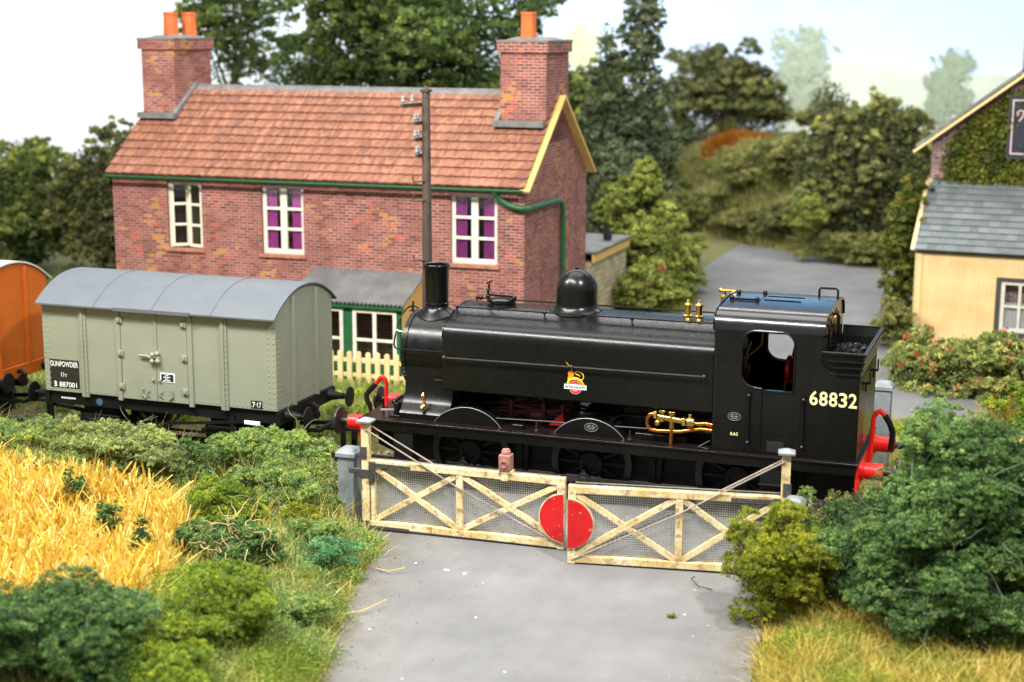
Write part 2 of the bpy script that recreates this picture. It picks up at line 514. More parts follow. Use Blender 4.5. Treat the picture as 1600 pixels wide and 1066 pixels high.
# ------------------------------------------------------------------ vegetation helpers (numpy)
def mesh_np(name, verts, faces4, mt, tint=None, parent=None, offs=None):
    v = np.asarray(verts, np.float32)
    if parent is not None:
        o = W[parent].translation
        v = v - np.array([o.x, o.y, o.z], np.float32)
    f = np.asarray(faces4, np.int32)
    me = bpy.data.meshes.new(name)
    me.vertices.add(len(v))
    me.vertices.foreach_set('co', v.ravel())
    k = f.shape[1]
    me.loops.add(f.size)
    me.loops.foreach_set('vertex_index', f.ravel())
    me.polygons.add(len(f))
    me.polygons.foreach_set('loop_start', np.arange(0, f.size, k, dtype=np.int32))
    me.polygons.foreach_set('loop_total', np.full(len(f), k, np.int32))
    me.update(calc_edges=True)
    if tint is not None:
        at = me.attributes.new('tint', 'FLOAT', 'POINT')
        at.data.foreach_set('value', np.asarray(tint, np.float32))
    return link(name, me, mt, parent)

def unit(a): return a/np.maximum(1e-6, np.linalg.norm(a, axis=1, keepdims=True))
def leaves_at(P, size, tint, rng, flat=.45, nrm=None):
    n = len(P)
    u = unit(rng.normal(size=(n, 3)))
    w = rng.normal(size=(n, 3))
    if nrm is not None: w = w*.8+nrm
    v = unit(np.cross(u, w))
    s = (size*rng.uniform(.6, 1.35, n))[:, None]
    c = unit(np.cross(u, v))*s*rng.uniform(-.35, .35, (n, 1))
    V = np.stack([P-u*s, P-v*s*flat+c, P+u*s, P+v*s*flat+c], 1).reshape(-1, 3)
    return V, np.arange(n*4).reshape(-1, 4), np.repeat(tint, 4)

def crown_points(rng, c, rad, n, lobes, clump, fill=.12, lower=-.35, sphere=.5, spread=.72):
    """points on the skin of many clumps that cover several lobes, with loose ones inside"""
    c, rad = np.array(c, float), np.array(rad, float)
    d = unit(rng.normal(size=(lobes*3, 3)))
    d = d[d[:, 2] > lower][:lobes]
    lc = d*rad*rng.uniform(.30, spread, (len(d), 1))
    lr = rng.uniform(.34, .58, len(d))*rad.mean()*sphere*1.6
    per = max(8, int(n/len(d)/52))
    cl, ct = [], []
    for i in range(len(d)):
        q = unit(rng.normal(size=(per, 3)))
        q[:, 2] = np.abs(q[:, 2])*.9-.25
        q = unit(q)
        cl.append(lc[i]+q*lr[i]*np.array([1, 1, rad[2]/rad.mean()])*rng.uniform(.75, 1.08, (per, 1)))
        ct.append(np.clip(rng.normal(.52, .12)+rng.normal(0, .22, per), 0, 1))
    cl, ct = np.concatenate(cl), np.concatenate(ct)
    m_ = int(n*(1-fill))
    idx = rng.integers(0, len(cl), m_)
    g = unit(rng.normal(size=(m_, 3)))
    g[:, 2] = np.abs(g[:, 2])*1.1-.25
    P = cl[idx]+g*clump*(rng.uniform(.6, 1.3, len(cl))[idx]*rng.uniform(.35, 1.1, m_))[:, None]
    T = ct[idx]+rng.normal(0, .06, m_)
    k = n-m_
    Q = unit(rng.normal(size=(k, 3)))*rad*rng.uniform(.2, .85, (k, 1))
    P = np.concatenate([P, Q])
    T = np.concatenate([T, rng.uniform(.0, .22, k)])  # loose inner leaves tinted dark: shade in the gaps put into colour
    return P+c, np.clip(T, 0, 1), lc+c, lr

def core_mesh(mb, lc, lr, k=.7):
    for p, r in zip(lc, lr): mb.ball(p, r*k, 7)

def twig_curves(mb, rng, lc, lr, n, rad, r=.012, length=.6, outer=1.0):
    for _ in range(n):
        i = rng.integers(0, len(lc))
        d = unit(rng.normal(size=(1, 3)))[0]
        d[2] = abs(d[2])
        p = lc[i]+d*lr[i]*rng.uniform(.8, 1.05)*outer
        t = unit(rng.normal(size=(1, 3)))[0]
        pts = [p.copy()]
        for _k in range(5):
            t = unit((t+rng.normal(0, .45, 3)+np.array([0, 0, -.12]))[None])[0]
            p = p+t*length/5
            pts.append(p.copy())
        mb.tube(pts, [r, r, r*.9, r*.8, r*.6, r*.3], 4)

def bush(name, label, cat, base, rad, n_, size, mt, seed, lobes=16, clump=.13, twigs=0, twig_mat='twig', core=.62, group=None,
         fill=.1, lower=-.35, part='foliage', twr=.012, twl=.6, flowers=0, lift_=.8, sphere=.5, flat=.45):
    rng = np.random.default_rng(seed)
    near = 1 if base[1] < 1.7 else 0
    n = int(n_*(7.0 if near else 4.2))
    size = size*(.54 if near else .68)
    lower = min(lower, -.75)
    rad = (rad[0]*1.1, rad[1]*1.1, rad[2])
    lobes = int(lobes*1.25)
    core = core*.45
    t = thing(name, label, cat, base, 0, group)
    c = (base[0], base[1], base[2]+rad[2]*lift_)
    P, T, lc, lr = crown_points(rng, c, rad, n, int(lobes*1.25), clump*.62, fill, lower, sphere*.78, .90)
    keep = P[:, 2] > base[2]-.1
    V, F, TT = leaves_at(P[keep], size, T[keep], rng, flat)
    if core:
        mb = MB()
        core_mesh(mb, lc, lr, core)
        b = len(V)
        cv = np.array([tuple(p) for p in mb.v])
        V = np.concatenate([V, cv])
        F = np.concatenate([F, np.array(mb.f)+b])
        TT = np.concatenate([TT, np.full(len(cv), .0)])  # darkest tint: the bush's inner shade put into the core colour
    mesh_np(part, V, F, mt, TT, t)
    if twigs:
        mb = MB()
        twig_curves(mb, rng, lc, lr, twigs, rad, twr, twl)
        mb.build('twig_sprays', M[twig_mat], t)
    if flowers:
        k = rng.integers(0, len(P), flowers)
        Q = P[k]+rng.normal(0, .02, (flowers, 3))+np.array([0, -.05, .05])
        Q = np.repeat(Q, 7, 0)+rng.normal(0, .05, (flowers*7, 3))
        V, F, TT = leaves_at(Q, .046, np.repeat(rng.uniform(0, 1, flowers), 7), rng, .8)
        mesh_np('blossom', V, F, M['petal'], TT, t)
    return t

def tree(name, label, base, h, crown_c, crown_r, n, size, mt, seed, lobes=22, clump=.35, group=None, trunk_r=.22, fill=.12, core=0, limbs=7, lower=-.7, extra=()):
    rng = np.random.default_rng(seed)
    n = int(n*2.3)
    size = size*.76
    core = core*.6
    t = thing(name, label, 'tree', base, 0, group)
    Ps, Ts, LC, LR = [], [], [], []
    for cc, rr, share in [(crown_c, crown_r, 1.0)]+list(extra):
        P, T, lc, lr = crown_points(rng, cc, rr, int(n*share), lobes if share == 1 else max(5, int(lobes*share)), clump*.55, fill, lower, .34, .98)
        Ps.append(P); Ts.append(T); LC.append(lc); LR.append(lr)
    P, T, lc, lr = np.concatenate(Ps), np.concatenate(Ts), np.concatenate(LC), np.concatenate(LR)
    V, F, TT = leaves_at(P, size, T, rng)
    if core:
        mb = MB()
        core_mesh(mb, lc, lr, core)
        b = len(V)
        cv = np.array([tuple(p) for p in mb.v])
        V = np.concatenate([V, cv]); F = np.concatenate([F, np.array(mb.f)+b]); TT = np.concatenate([TT, np.full(len(cv), .0)])  # core tinted darkest, painting the shade inside the crown
    mesh_np('crown', V, F, mt, TT, t)
    mb = MB()
    bx, by, bz = base
    top = np.array(crown_c)+np.array([0, 0, crown_r[2]*.5])
    pts = [np.array(base)+(top-np.array(base))*k+rng.normal(0, .08, 3)*k for k in (0, .25, .5, .75, 1)]
    mb.tube(pts, [trunk_r*1.3, trunk_r, trunk_r*.8, trunk_r*.5, trunk_r*.15], 8)
    for i in range(limbs):
        j = rng.integers(0, len(lc))
        k = rng.uniform(.3, .8)
        a = np.array(base)+(top-np.array(base))*k
        e = lc[j]
        mid = (a+e)/2+rng.normal(0, .2, 3)
        mb.tube([a, mid, e], [trunk_r*.45, trunk_r*.3, trunk_r*.1], 6)
    mb.build('trunk', M['bark'], t)
    return t

def blades(P, h, w, tint, rng, lean=.35, droop=.4, tip=.18):
    """three-step grass blades"""
    n = len(P)
    a = rng.uniform(0, 2*math.pi, n)
    side = np.stack([np.cos(a), np.sin(a), np.zeros(n)], 1)*(w*rng.uniform(.7, 1.3, n))[:, None]
    b = rng.uniform(0, 2*math.pi, n)
    ln = np.abs(rng.normal(0, lean, n))
    d = np.stack([np.cos(b)*ln, np.sin(b)*ln, np.ones(n)], 1)
    d = unit(d)
    hh = (h*rng.uniform(.5, 1.3, n))[:, None]
    dr = np.stack([np.cos(b), np.sin(b), -np.full(n, .55)], 1)*(rng.uniform(0, droop, n)[:, None])
    p1 = P+d*hh*.5+dr*hh*.12
    p2 = P+d*hh*.95+dr*hh*.5
    V = np.stack([P-side, P+side, p1+side*.8, p1-side*.8, p2+side*tip, p2-side*tip], 1).reshape(-1, 3)
    i = np.arange(n)[:, None]*6
    F = np.concatenate([i+np.array([[0, 1, 2, 3]]), i+np.array([[3, 2, 4, 5]])])
    return V, F, np.repeat(tint, 6)

def vnoise(x, y, s, seed=0):
    r = np.random.default_rng(seed)
    out = np.zeros_like(x)
    for k in range(6):
        a, b, p = r.normal(size=3)
        out += np.sin((a*x+b*y)*s*(1+.5*k)+p*7)/(1+.4*k)
    return out/3

# ------------------------------------------------------------------ the ground
RL = [(2.6, -14), (1.1, -9.08), (.49, -6.9), (-.02, -5.45), (-.25, -3.9), (-.9, -3.2), (-1.6, -2.2), (-1.7, 0), (-1.5, 2.5), (-.9, 8), (-.5, 15), (-.7, 20), (-1.6, 24), (-4.0, 27.0), (-6.5, 29.2), (-9, 31), (-16, 32)]
RR = [(7.0, -14), (6.5, -9), (6.15, -6.7), (6.0, -5), (6.1, -3.6), (6.2, -3.2), (6.3, -2.2), (6.3, 0), (6.3, 2.5), (6.2, 8), (5.9, 15), (5.6, 20), (5.2, 24), (4.6, 28), (.5, 31.3), (-4.5, 34.5), (-15, 38.5)]
def road_edges(y):
    yl = np.interp(y, [p[1] for p in RL[:13]], [p[0] for p in RL[:13]])
    yr = np.interp(y, [p[1] for p in RR[:13]], [p[0] for p in RR[:13]])
    return yl, yr
def sstep(a, b, x):
    t = np.clip((x-a)/(b-a), 0, 1)
    return t*t*(3-2*t)
def hgt(x, y):
    x, y = np.asarray(x, float), np.asarray(y, float)
    l, r = road_edges(y)
    out = np.maximum(l-x, x-r)                        # distance outside the road
    z = -.12+.06*vnoise(x, y, .8, 3)*sstep(.3, 1, out)
    vl = sstep(0, .9, out)*sstep(-1.5, -2.5, y)
    z = z+vl*.26
    z = z+sstep(0, .5, out)*sstep(1.8, 3.2, y)*.12
    z = z-.2*sstep(6.0, 6.4, x)*sstep(6.6, 7.2, y)*sstep(11.5, 10.5, y)
    z = np.where(np.abs(y) < 1.6, -.24, z)
    d = (x-5)*.58+(y-27.7)*.81
    far = sstep(24, 27, y)
    z = z+far*3.4*sstep(.2, 3.4, d)
    z = z+sstep(33, 37, y)*sstep(-9, -13, x)*.6
    return z

def ground():
    xs = np.concatenate([np.linspace(-62, -14, 49), np.linspace(-13.5, 14, 139), np.linspace(15, 40, 26)])
    ys = np.concatenate([np.linspace(-20, -11.2, 20), np.linspace(-11, 10, 141), np.linspace(10.5, 47, 110)])
    X, Y = np.meshgrid(xs, ys)
    Z = hgt(X, Y)
    V = np.stack([X.ravel(), Y.ravel(), Z.ravel()], 1)
    nx = len(xs)
    i = (np.arange(len(ys)-1)[:, None]*nx+np.arange(nx-1)[None]).ravel()
    F = np.stack([i, i+1, i+nx+1, i+nx], 1)
    q = NT('earth_and_turf')
    o = q.obj()
    c = q.ramp(q.noise(o, 1.2, 6, .7), [(.3, (.10, .085, .035)), (.5, (.17, .16, .055)), (.7, (.24, .20, .08))])
    c = q.mix(q.ramp(q.noise(o, 14, 4, .7), [(.45, (0, 0, 0)), (.65, (1, 1, 1))]), c, (.075, .085, .02))
    q.bump(q.noise(o, 25, 5), .8, .05)
    g = mesh_np('ground', V, F, q.set(c, .95))
    g['kind'] = 'structure'
    g.data.polygons.foreach_set('use_smooth', [True]*len(g.data.polygons))
ground()

def road():
    q = NT('grey_road_surface')
    o = q.obj()
    n1 = q.noise(o, .55, 5, .6)
    c = q.ramp(n1, [(.3, (.125, .125, .128)), (.5, (.160, .159, .160)), (.72, (.20, .198, .193))])
    mp = q.n('ShaderNodeMapping')
    mp.inputs['Scale'].default_value = (2.2, .25, 1)
    mp.inputs['Rotation'].default_value = (0, 0, R(-8))
    q.l(o, mp.inputs[0])
    st = q.noise(mp.outputs[0], 1.6, 5, .65)
    c = q.mix(q.math('MULTIPLY', q.ramp(st, [(.45, (0, 0, 0)), (.72, (1, 1, 1))]), .25), c, (.11, .106, .10))
    sp = q.noise(o, 60, 3, .6)
    c = q.mix(q.math('MULTIPLY', q.ramp(sp, [(.62, (0, 0, 0)), (.72, (1, 1, 1))]), .25), c, (.16, .155, .15))
    sp2 = q.noise(o, 9, 5, .7)
    c = q.mix(q.math('MULTIPLY', q.ramp(sp2, [(.66, (0, 0, 0)), (.74, (1, 1, 1))]), .4), c, (.22, .19, .14))
    at = q.n('ShaderNodeAttribute', attribute_name='verge')
    dm = q.math('MULTIPLY', at.outputs['Fac'], q.ramp(q.noise(o, 3.2, 6, .7), [(.35, (.15, .15, .15)), (.62, (1, 1, 1))]))
    c = q.mix(dm, c, (.105, .088, .05))
    q.bump(q.noise(o, 45, 4), .3, .012)
    mt = q.set(c, .85)
    rl, rr = [], []
    for i in range(len(RL)-1):
        for t in np.linspace(0, 1, 6)[:-1]:
            for src, dst in ((RL, rl), (RR, rr)):
                a, b = src[i], src[i+1]
                dst.append((a[0]+(b[0]-a[0])*t, a[1]+(b[1]-a[1])*t))
    rl.append(RL[-1]); rr.append(RR[-1])
    mb = MB()
    vs, fs, k = [], [], 33
    rng = np.random.default_rng(1)
    for (xl, yl), (xr, yr) in zip(rl, rr):
        j = rng.normal(0, .03, 2)
        for s in range(k):
            t = s/(k-1)
            x, y = xl+j[0]+(xr+j[1]-xl-j[0])*t, yl+(yr-yl)*t
            z = -.055+.02*math.sin(math.pi*t)+(.035 if abs(y) < 2.3 else 0)*1
            vs.append((x, y, z))
    for i in range(len(rl)-1):
        for s in range(k-1):
            fs.append((i*k+s, i*k+s+1, (i+1)*k+s+1, (i+1)*k+s))
    mb.add(vs, fs)
    ro = mb.build('road', mt)
    ro['kind'] = 'structure'
    a_ = ro.data.attributes.new('verge', 'FLOAT', 'POINT')
    a_.data.foreach_set('value', [abs(2*(i % k)/(k-1)-1)**5 for i in range(len(vs))])
    mb = MB()
    pts = [(6.3, 6.9), (8, 7.3), (12, 8.0), (16, 8.6), (16, 10.2), (12, 9.7), (8, 9.4), (6.6, 11.5), (5.95, 14)]
    mb.add([(x, y, -.015) for x, y in pts], [tuple(range(len(pts)))])
    mb.build('path', mt).__setitem__('kind', 'structure')
road()

# painted backboard: two panels meeting in a corner
def backboard():
    q = NT('painted_sky_board')
    o = q.obj()
    sp = q.n('ShaderNodeSeparateXYZ')
    q.l(o, sp.inputs[0])
    f = q.math('DIVIDE', sp.outputs['Z'], 20.0)
    c = q.ramp(f, [(.0, (.66, .76, .84)), (.30, (.58, .70, .86)), (.38, (.50, .66, .88)), (.44, (.48, .67, .90)), (.50, (.40, .63, .92)), (.62, (.14, .44, .82)), (.85, (.06, .30, .66))])
    left = q.math('MULTIPLY', sp.outputs['X'], -1.0)
    lf = q.n('ShaderNodeMapRange')
    lf.inputs['From Min'].default_value, lf.inputs['From Max'].default_value = 4.0, 34.0
    q.l(left, lf.inputs['Value'])
    keep = q.ramp(f, [(.50, (1, 1, 1)), (.62, (0, 0, 0))])
    c = q.mix(q.math('MULTIPLY', q.math('MULTIPLY', lf.outputs[0], .95), keep), c, (.88, .90, .91))
    mp = q.n('ShaderNodeMapping')
    mp.inputs['Scale'].default_value = (.05, .05, 3.0)
    q.l(o, mp.inputs[0])
    c = q.mix(q.math('MULTIPLY', q.noise(mp.outputs[0], 4, 5, .6), .14), c, (.62, .72, .82))
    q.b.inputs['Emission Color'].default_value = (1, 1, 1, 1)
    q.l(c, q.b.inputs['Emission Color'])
    q.b.inputs['Emission Strength'].default_value = .25  # weak glow added to make the painted board brighter
    mt = q.set(c, .8)
    mb = MB()
    line = [(-66, 26), (-50, 31), (-2.95, 46), (-2.9, 46.01), (30, 46.3), (42, 40)]
    n = 8
    vs = [(x, y, -2+22*k/n) for x, y in line for k in range(n+1)]
    fs = [(i*(n+1)+k, (i+1)*(n+1)+k, (i+1)*(n+1)+k+1, i*(n+1)+k+1) for i in range(len(line)-1) for k in range(n)]
    mb.add(vs, fs).build('sky', mt, smooth=0).__setitem__('kind', 'structure')
    # the pale far hill painted across the right-hand board
    mb = MB()
    pts = [(-3.2, 5.6), (-1.5, 6.3), (0, 6.55), (2, 6.35), (4, 6.2), (6, 6.1), (9, 6.0), (20, 5.6), (20, -1), (-3.2, -1)]
    mb.prism(pts, (0, 46.0, 0), (1, 0, .0), (0, 0, 1), .012)
    q = NT('pale_painted_hill')
    c = q.ramp(q.noise(q.obj(), .5, 4), [(.3, (.58, .66, .56)), (.7, (.70, .76, .66))])
    mb.build('hill', q.set(c, .9)).__setitem__('kind', 'structure')
backboard()

def painted_tree(label, cx, cz, w, h, y, colr, seed, slope=0.0):
    rng = np.random.default_rng(seed)
    n = 900
    k = 26
    lob = np.stack([rng.normal(0, .42, k)*w/2, rng.uniform(-1, 1, k)*h/2], 1)
    lob = lob[(lob[:, 0]/(w/2))**2+(lob[:, 1]/(h/2))**2 < 1]
    i = rng.integers(0, len(lob), n)
    p = lob[i]+rng.normal(0, .28, (n, 2))*np.array([w, h]).min()*.28
    x = cx+p[:, 0]
    P = np.stack([x, y+slope*(x-cx)-.03-.02*rng.uniform(0, 1, n), cz+p[:, 1]], 1)
    s = rng.uniform(.06, .2, n)[:, None]
    a = rng.uniform(0, math.pi, n)
    u = np.stack([np.cos(a), slope*np.cos(a), np.sin(a)], 1)*s
    v = np.stack([-np.sin(a), -slope*np.sin(a), np.cos(a)], 1)*s*.6
    V = np.stack([P-u, P-v, P+u, P+v], 1).reshape(-1, 3)
    mt = leafmat('brush_dabs', [(0, lift(colr, .72)), (1, lift(colr, 1.2))], 0, .9, 1.0)
    t = np.repeat(np.clip(.5+.25*p[:, 1]/h+rng.normal(0, .22, n), 0, 1), 4)
    o = mesh_np('painted_tree', V, np.arange(n*4).reshape(-1, 4), mt, t)
    tag(o, label, 'painted tree', 'trees painted on the backboard')
painted_tree('broad pale green tree painted on the backboard above the dark hedge bushes', -2.0, 6.2, 3.7, 3.6, 45.9, (.40, .47, .35), 1)
painted_tree('small grey-green tree painted on the backboard beside the pub roof', 4.5, 5.0, 2.9, 4.2, 45.9, (.33, .40, .29), 2)
painted_tree('faint yellow-green tree painted on the backboard right of the cottage chimney', -11.5, 6.0, 3.0, 4.2, 43.25, (.62, .68, .46), 3, .317)

# ------------------------------------------------------------------ railway track
def track():
    t = thing('railway_track', 'single railway track of dark rails on tarred sleepers under the train', 'track', (-4, 0, -.2))
    for y in (-.72, .72):
        mb = MB()
        mb.box(-26, 16, y-.035, y+.035, -.045, 0).box(-26, 16, y-.012, y+.012, -.13, -.045).box(-26, 16, y-.07, y+.07, -.155, -.13)
        mb.build('rail', M['rail'], t)
    first = None
    for i in range(34):
        x = -24+i*.72
        if -1.8 < x < 6.4: continue
        if first is None:
            first = MB().box(x-.125, x+.125, -1.3, 1.3, -.27, -.156).build('sleeper', M['sleeper'], t, bevel=.01)
            x0 = x
        else:
            c = first.copy(); col.objects.link(c); c.parent = t; c.location.x = x-x0; W[c] = W[t]
    for y in (-.5, .5):
        MB().box(-1.9, 6.5, y-.03, y+.03, -.1, -.008).build('check_rail', M['rail'], t)
track()

# ------------------------------------------------------------------ the saddle tank locomotive
loco = thing('tank_locomotive', 'black six-wheeled saddle tank steam locomotive numbered 68832 on the level crossing', 'locomotive', (2.4, 0, 0))
def P(name, mb, mt, parent=loco, **k): return mb.build(name, M[mt] if isinstance(mt, str) else mt, parent, **k)

def locomotive():
    # running plate, valances, frames, buffer beams
    P('footplate', MB().box(-1.94, 6.73, -1.26, 1.26, 1.215, 1.25), 'plate_brown', bevel=.006)
    for s in (-1, 1):
        P('valance', MB().box(-1.90, 6.69, s*1.22-.012, s*1.22+.012, 1.05, 1.213), 'black', bevel=.004)
        mb = MB().prism([(-1.85, 1.0), (-1.85, .62), (-1.3, .42), (6.2, .42), (6.62, .62), (6.62, 1.2), (-1.85, 1.2)], (0, s*.6-.01, 0), (1, 0, 0), (0, 0, 1), -.02)
        fr = P('frame', mb, 'black_matt')
        mb = MB()
        rivets(mb, [(x, s*.613, z) for x in np.arange(.9, 1.4, .09) for z in (.55, .75, .95)]+[(x, s*.613, .62) for x in np.arange(2.95, 3.9, .08)], .014, (0, s, 0))
        emboss(fr, mb, M['dark_steel'])
    for x0, x1 in ((-1.94, -1.89), (6.68, 6.73)):
        P('buffer_beam', MB().box(x0, x1, -1.2, 1.2, .80, 1.212), 'red', bevel=.008)
    for sx, sg in ((-1.94, -1), (6.73, 1)):
        for y in (-.87, .87):
            b = P('buffer', MB().lathe([(.16, 0), (.16, .05*sg), (.135, .06*sg), (.135, .34*sg), (.11, .36*sg)], (sx, y, 1.06), 'x', 20), 'red')
            P('buffer_head', MB().lathe([(.06, .34*sg), (.06, .50*sg), (.24, .53*sg), (.25, .56*sg), (.22, .59*sg), (.01, .61*sg)], (sx, y, 1.06), 'x', 24), 'dark_steel', b)
    # narrow coupling bar ahead of the front beam
    mb = MB().bar((-1.95, -.25, .74), (-2.75, -.25, .74), .06, .09).bar((-1.95, .25, .74), (-2.75, .25, .74), .06, .09).bar((-2.75, -.45, .76), (-2.75, .45, .76), .07, .07).bar((-2.62, 0, .76), (-2.62, 0, .22), .08, .1, (1, 0, 0)).bar((-2.55, 0, .72), (-1.9, 0, .66), .2, .06)
    P('coupling', mb, 'black_matt', bevel=.01)
    # wheels
    wheel = None
    for s in (-1, 1):
        for x in (0, 2.21, 4.725):
            if wheel is None:
                y0 = -.80
                ty = MB()
                ty.lathe([(.60, .0), (.71, .0), (.72, .02), (.71, .13), (.60, .13)], (x, y0, .71), 'y', 48, False)
                ty.lathe([(.60, .13), (.60, .0)], (x, y0, .71), 'y', 48, False)
                spk = MB()
                for k in range(14):
                    a = 2*math.pi*k/14
                    ca, sa = math.cos(a), math.sin(a)
                    spk.bar((x+.15*ca, y0+.05, .71+.15*sa), (x+.61*ca, y0+.06, .71+.61*sa), .05, .06, (0, 1, 0))
                hub = MB().lathe([(.22, .1), (.22, -.02), (.20, -.05), (.13, -.055), (.12, -.03), (.005, -.03)], (x, y0, .71), 'y', 32)
                wheel = thing_part('wheel', spk, 'black_matt')
                P('tyre', ty, 'dark_steel', wheel)
                P('hub', hub, 'black_matt', wheel, bevel=.004)
                wx = x
            else:
                c = copy_tree(wheel, loco)
                c.location = (x-wx, 0, 0)
                if s == 1:
                    c.rotation_euler.z = math.pi
                    c.location = (x-wx+2*(wx-2.4), 0, 0)
    for s in (-1, 1):
        y = s*.90
        rod = MB()
        for x0, x1 in ((-.1, 2.11), (2.11, 4.625)):
            rod.bar((x0, y, .44), (x1, y, .44), .05, .10)
        for x0 in (-.1, 2.11, 4.625):
            rod.lathe([(.12, -.035), (.13, 0), (.12, .035)], (x0, y, .44), 'y', 20)
            rod.lathe([(.06, -.06), (.06, .06)], (x0, y, .44), 'y', 14)
            rod.box(x0-.035, x0+.035, y-.03, y+.03, .54, .62)
        rod.lathe([(.07, -.04), (.07, .04)], (2.3, y, .44), 'y', 14)
        P('coupling_rod', rod, 'dark_steel', bevel=.006)
        for x0 in (1.02, 3.4, 5.75):
            mb = MB().bar((x0, s*.68, 1.1), (x0-.05, s*.68, .32), .08, .1, (1, 0, 0)).box(x0-.2, x0-.08, s*.68-.06, s*.68+.06, .45, .9)
            P('brake_hanger', mb, 'black_matt', bevel=.01)
        mb = MB().box(-1.28, -.92, s*1.2-.02, s*1.2+.02, .55, 1.06).box(-1.32, -.88, s*1.0, s*1.3, .54, .57)
        P('step', mb, 'black_matt', bevel=.006)
        mb = MB().box(5.18, 5.62, s*1.2-.02, s*1.2+.02, .45, 1.06).box(5.16, 5.64, s*1.0, s*1.3, .44, .47).box(5.16, 5.64, s*1.05, s*1.28, .76, .79)
        P('step', mb, 'black_matt', bevel=.006)
    # smokebox with its saddle, front ring, door and chimney
    zc, rs = 2.30, .69
    sb = P('smokebox', MB().lathe([(.62, -1.35), (rs, -1.33), (rs, -.36)], (0, 0, zc), 'x', 64), 'black')
    P('smokebox_ring', MB().lathe([(rs+.022, -1.36), (rs+.022, -1.27)], (0, 0, zc), 'x', 64), 'black', sb, bevel=.006)
    mb = MB()
    for k in range(56):
        a = 2*math.pi*k/56
        n_ = Vector((0, math.cos(a), math.sin(a)))
        rivets(mb, [Vector((-1.315, 0, zc))+n_*(rs+.021)], .013, n_)
    emboss(sb, mb, M['dark_steel'])
    d = P('smokebox_door', MB().lathe([(.52, 0), (.50, -.05), (.3, -.12), (.01, -.15)], (-1.36, 0, zc), 'x', 40), 'black', sb)
    P('door_handle', MB().bar((-1.52, 0, zc), (-1.54, .12, zc-.2), .03, .03).lathe([(.05, 0), (.05, -.08)], (-1.5, 0, zc), 'x', 12), 'steel', d)
    prof = [(-.98, 1.252), (-.98, 1.34), (-.93, 1.40), (-.84, 1.46), (-.76, 1.54), (-.70, 1.68), (-.67, 1.9), (-.66, 2.2)]
    poly = prof+[(-y, z) for y, z in reversed(prof)]
    P('smokebox_saddle', MB().prism(poly, (-1.28, 0, 0), (0, 1, 0), (0, 0, 1), .92), 'black', bevel=.008)
    mb = MB()
    loops, n = [], 40
    for k in range(9):
        t = k/8
        r = .205+.165*(1-t)**2.4
        lp = []
        for j in range(n):
            a = 2*math.pi*j/n
            y = r*math.sin(a)
            zs = zc+math.sqrt((rs+.012)**2-y*y)
            lp.append((-.95+r*math.cos(a), y, zs*(1-t)+3.14*t))
        loops.append(lp)
    mb.loft(loops, caps=False)
    mb.lathe([(.205, 3.14), (.222, 3.145), (.222, 3.165), (.205, 3.175), (.208, 3.3), (.222, 3.80), (.238, 3.82), (.240, 3.85), (.225, 3.865), (.19, 3.855), (.17, 3.2), (.01, 3.2)], (-.95, 0, 0), 'z', 40, False)
    P('chimney', mb, 'black', smooth=50)
    # boiler barrel, firebox and the motion under the tank
    P('boiler', MB().lathe([(.69, -.37), (.69, 4.5)], (0, 0, 2.32), 'x', 48), 'black')
    P('firebox', MB().box(2.7, 4.45, -.58, .58, .7, 2.0), 'black_matt', bevel=.03)
    mb = MB()
    for y in (-.42, -.2, .2, .42):
        mb.bar((-.2, y, 1.30), (1.7, y, 1.50), .05, .07).bar((.4, y, 1.55), (1.8, y, 1.36), .04, .05)
    for x in (.6, 1.2, 1.55): mb.box(x, x+.07, -.5, .5, 1.26, 1.62)
    P('motion', mb, 'dark_red', bevel=.008)
    P('reversing_link', MB().prism([(1.42, 1.30), (1.72, 1.30), (1.66, 1.52)], (0, -.72, 0), (1, 0, 0), (0, 0, 1), .03), 'red')
    P('feed_pipe', MB().tube([(2.6, -.66, 1.30), (2.6, -.66, 1.52), (2.7, -.66, 1.56), (4.3, -.66, 1.62)], .025, 8), 'black')
    P('clack_rod', MB().tube([(.1, -.9, 1.36), (1.45, -.9, 1.40), (1.75, -.9, 1.40), (4.3, -.9, 1.46)], .014, 6), 'dark_steel')
    # saddle tank
    half = [(-1.06, 1.83), (-1.10, 1.86), (-1.10, 2.76)]+[(-.84+.26*math.cos(R(a)), 2.76+.26*math.sin(R(a))) for a in (174, 166, 158, 150, 142, 134, 126, 118)]+[(-.80, 3.035), (-.65, 3.09), (-.48, 3.145), (-.32, 3.185), (-.16, 3.21), (0, 3.22)]
    poly = half+[(-y, z) for y, z in reversed(half[:-1])]
    tank = P('saddle_tank', MB().prism(poly, (-.40, 0, 0), (0, 1, 0), (0, 0, 1), 4.74), 'black', smooth=30, bevel=.008)
    mb = MB()
    for y in (-1, 1):
        mb.tube([(-.402, y*a, b) for a, b in [(-p[0], p[1]) for p in half[2:]]], .012, 6)
        mb.tube([(-.41, y*.52, 3.155), (-.41, y*.66, 3.09), (-.41, y*.82, 3.03)], .016, 6)
    P('front_beading', mb, 'black_gloss', tank)
    for s in (-1, 1):
        mb = MB().tube([(-.34, s*1.165, 2.43), (4.2, s*1.165, 2.455)], .018, 8)
        for x in (-.34, 1.95, 4.2):
            mb.ball((x, s*1.165, 2.43+(x+.34)*.0055), .042).tube([(x, s*1.165, 2.43+(x+.34)*.0055), (x, s*1.09, 2.43+(x+.34)*.0055)], .018, 6)
        P('handrail', mb, 'dark_steel', tank)
        mb = MB().tube([(-.38, s*.5, 3.205), (4.33, s*.5, 3.215)], .014, 8)
        for x in (-.36, 1.25, 2.8, 4.25):
            mb.ball((x, s*.5, 3.21), .036).tube([(x, s*.5, 3.2), (x, s*.5, 3.12)], .014, 6)
        P('top_rail', mb, 'black_gloss', tank)
